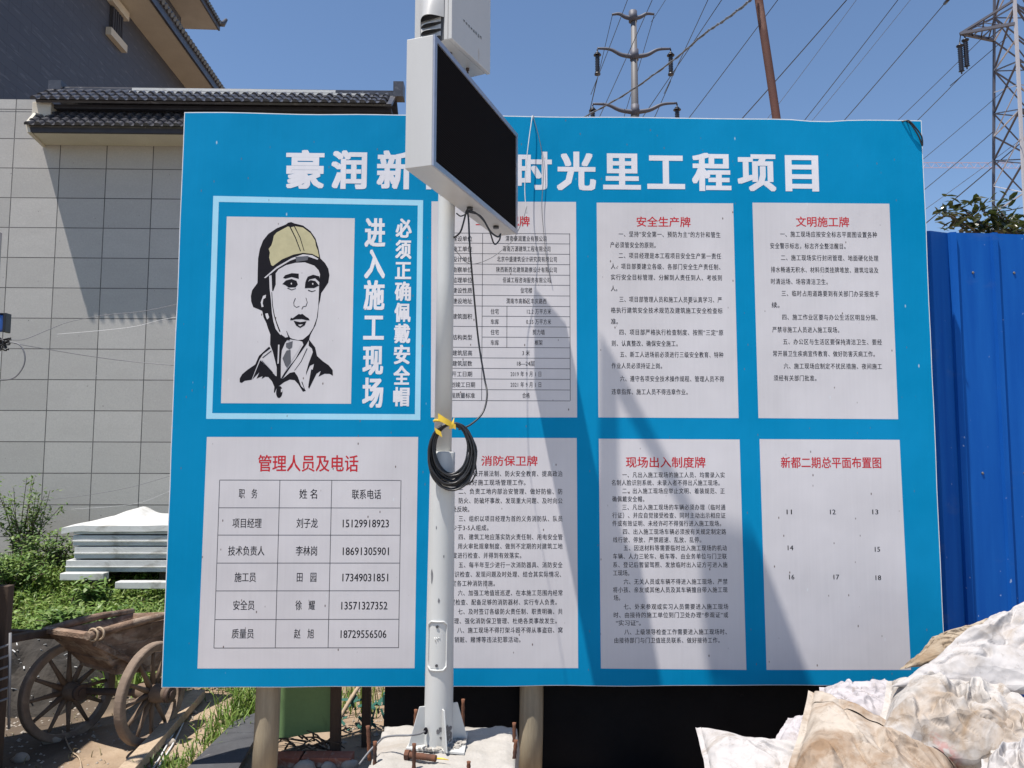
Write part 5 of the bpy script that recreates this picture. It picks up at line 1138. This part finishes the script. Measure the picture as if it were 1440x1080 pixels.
# ------------------------------------------------------------------ lattice tower, right
lt = empty('lattice_tower', at(1460, 330, 38.5)*1.0, 'tall lattice steel transmission tower at the right edge', 'pylon'); lt.location.z = 0; BASE[lt] = V(lt.location)
def leg(pa, pb, Y): a, e = at(*pa, Y), at(*pb, Y); d = (e-a)/(e.z-a.z); return lambda z: a+d*(z-a.z)
LA, LB, LC, LD = leg((1397,300),(1399,-150),40), leg((1442,300),(1419,-150),36.3), leg((1498,300),(1472,-150),39.6), leg((1457,300),(1451,-150),43.4)
zt = at(1400, -150, 40).z
for i, f_ in enumerate((LA, LB, LC, LD)):
    mm = MB(); mm.bar(f_(-.5), f_(zt), .14 if i == 1 else .12, .14 if i == 1 else .12); part('leg', mm, M['steel_white'] if i in (1,) else M['steel_dark'], lt)
lev = [0, 4.0, 7.4] + [at(1400, y, 40).z for y in (300, 262, 226, 192, 160, 130, 100, 58, 25, -20, -70, -120)]
for fi, (f_, h_) in enumerate(((LA,LB),(LB,LC),(LA,LD),(LD,LC))):
    for i in range(len(lev)-1):
        z0, z1 = lev[i], lev[i+1]; mm = MB(); th = .10 if fi in (0,1) else .06
        mm.bar(f_(z0), h_(z1), th, .06) if (i+fi)%2 else mm.bar(h_(z0), f_(z1), th, .06)
        part('brace', mm, M['steel_dark'], lt)
        if i in (2, 5, 8, 9, 10, 11): mm = MB(); mm.bar(f_(z1), h_(z1), .07, .07); part('strut', mm, M['steel_dark'] if fi else M['steel_white'], lt)
        elif fi < 2: mm = MB(); mm.bar((h_(z0) if (i+fi)%2 else f_(z0)), (f_(z1) if (i+fi)%2 else h_(z1)), .05, .04); part('brace', mm, M['steel_white'], lt)
tip = at(1351, 47, 38.5); mm = MB(); za, zb2 = at(1403, 57, 40).z, at(1400, 25, 40).z; za2, zb3 = at(1430, 36, 36.5).z, at(1427, 3, 36.5).z
for e, th in ((LA(za),.16),(LB(za2),.16),(LA(zb2),.12),(LB(zb3),.12)): mm.bar(tip, e, th, th)
for t_ in (.35, .6, .82): mm.bar(tip.lerp(LA(za), t_), tip.lerp(LB(zb3), t_-.15), .07, .05); mm.bar(tip.lerp(LB(za2), t_), tip.lerp(LA(zb2), t_-.15), .07, .05); mm.bar(tip.lerp(LA(za), t_), tip.lerp(LB(za2), t_), .06, .05)
arm = part('cross_arm', mm, M['steel_dark'], lt)
for (x0, y0, x1, y1) in ((1349.5,60,1352.5,104),(1357,52,1360,97)):
    a, e = at(x0, y0, 38.5), at(x1, y1, 38.5); n_ = 34; mm = MB(); mm.tube([a.lerp(e, k/n_) for k in range(n_+1)], [.2 if k in (3, 4) else .17 if k in (31,) else .04 if k < 3 or k > 31 else (.15 if k%2 else .10) for k in range(n_+1)], 10); mm.bar(tip, a, .04, .04); part('insulator', mm, M['insulator'], arm)
# ------------------------------------------------------------------ far tower crane
cr = empty('tower_crane', at(1470, 233, 300), 'faint pale tower crane jib far beyond the lattice tower', 'crane'); cr.location.z = 0; BASE[cr] = V(cr.location)
a, e = at(1262, 232, 300), at(1500, 233, 300); mm = MB(); hh = 1.1
mm.bar(a+V((0,0,hh)), e+V((0,0,hh)), .22, .22); mm.bar(a-V((0,0,hh)), e-V((0,0,hh)), .22, .22)
for k in range(40):
    p, q = a.lerp(e, k/40), a.lerp(e, (k+1)/40); s_ = hh if k%2 else -hh; mm.bar(p+V((0,0,s_)), q-V((0,0,s_)), .14, .14)
part('jib', mm, M['crane_haze'], cr)
mm = MB(); ms = at(1468, 233, 300)
for dx in (-.9, .9): mm.bar(V((ms.x+dx, 300, -5)), V((ms.x+dx, 300, ms.z+8)), .25, .25)
for k in range(36): z = ms.z*k/36; mm.bar(V((ms.x-.9, 300, z)), V((ms.x+.9, 300, z+ms.z/36)), .15, .15)
part('mast', mm, M['crane_haze'], cr)
# ------------------------------------------------------------------ overhead wires
WIRES = [   # pixel ends, depth ends, width in pixels, tone, label
 ((861,22,46),(827,166,60),.9,'d','thin wire from the left top arm tip of the steel pole down to the board'),
 ((890,-20,30),(839,112,46),1.1,'d','wire reaching the left middle insulator of the steel pole from above'),
 ((839,113,46),(827,166,52),1.1,'d','short wire below the left middle insulator of the steel pole'),
 ((926,-20,30),(842,166,58),1.1,'d','wire crossing just left of the steel pole shaft'),
 ((948,-20,30),(920,24,46),.9,'d','wire rising from the right top arm tip of the steel pole'),
 ((920,21,46),(877,166,62),.9,'d','wire falling from the right top arm tip across the steel pole'),
 ((1000,-10,30),(943,112,46),1.2,'d','wire reaching the right middle insulator of the steel pole from above'),
 ((943,114,46),(920,166,52),1.1,'d','short wire below the right middle insulator of the steel pole'),
 ((1020,-8,34),(901,168,60),1.2,'d','dark wire just right of the steel pole, meeting the board beside the shaft'),
 ((1101,-10,34),(966,169,60),1.2,'d','dark wire passing behind the rusty pole near its top'),
 ((1200,-11,34),(1041,169,60),1.6,'d','thicker dark wire passing behind the rusty pole near the board top'),
 ((1210,-8,40),(1094,147,70),.8,'f','faint wire ending just right of the rusty pole'),
 ((1271,-11,34),(1131,169,60),1.2,'d','dark wire, upper one of the close pair right of the rusty pole'),
 ((1288,-10,40),(1142,169,70),.8,'f','faint wire running beside the close pair right of the rusty pole'),
 ((1340,-9,34),(1186,170,60),1.3,'d','dark wire right of the close pair with a small knob near the top'),
 ((1395,40,36),(1261,170,60),1.0,'d','wire from the tower arm down to the upper board edge near its right corner'),
 ((1421,48,36),(1352,107,38.5),1.1,'d','wire right of the hanging tower insulators'),
 ((1352,107,38.5),(1289,170,52),1.2,'d','wire from the hanging tower insulators down to the board top'),
 ((1412,127,36),(1290,230,60),.9,'d','thin wire crossing above the far crane jib right of the board'),
 ((1396,186,39),(1288,276,60),1.1,'d','wire from the small tower fitting down to the right board edge'),
 ((1436,196,36),(1288,303,60),.9,'f','faint wire crossing the far crane jib toward the fence top'),
 ((1460,180,35),(1288,325,58),1.6,'d','thick dark wire running low above the tree and the fence')]
for i, (a, e, wpx, tone, lab) in enumerate(WIRES):
    p, q = at(*a), at(*e); q = p+(q-p)*1.25; n_ = 10; mm = MB(); sagv = .006*(q-p).length
    mm.tube([p.lerp(q, k/n_)-V((0,0,sagv*4*(k/n_)*(1-k/n_)*.3)) for k in range(n_+1)], [wpx*(p.lerp(q, k/n_).y+4)/FPX/2 for k in range(n_+1)], 5)
    single('power_line', mm, M['wire_dark' if tone == 'd' else 'wire_faint'], p, lab, 'wire', 'overhead power lines')
a = at(1332, 1, 36); mm = MB(); d = (at(1340,-9,34)-at(1186,170,60)).normalized(); mm.tube([a-d*.4, a+d*.4], .09, 8); single('line_damper', mm, M['insulator'], a, 'small dark knob on the overhead wire near the top edge', 'damper')
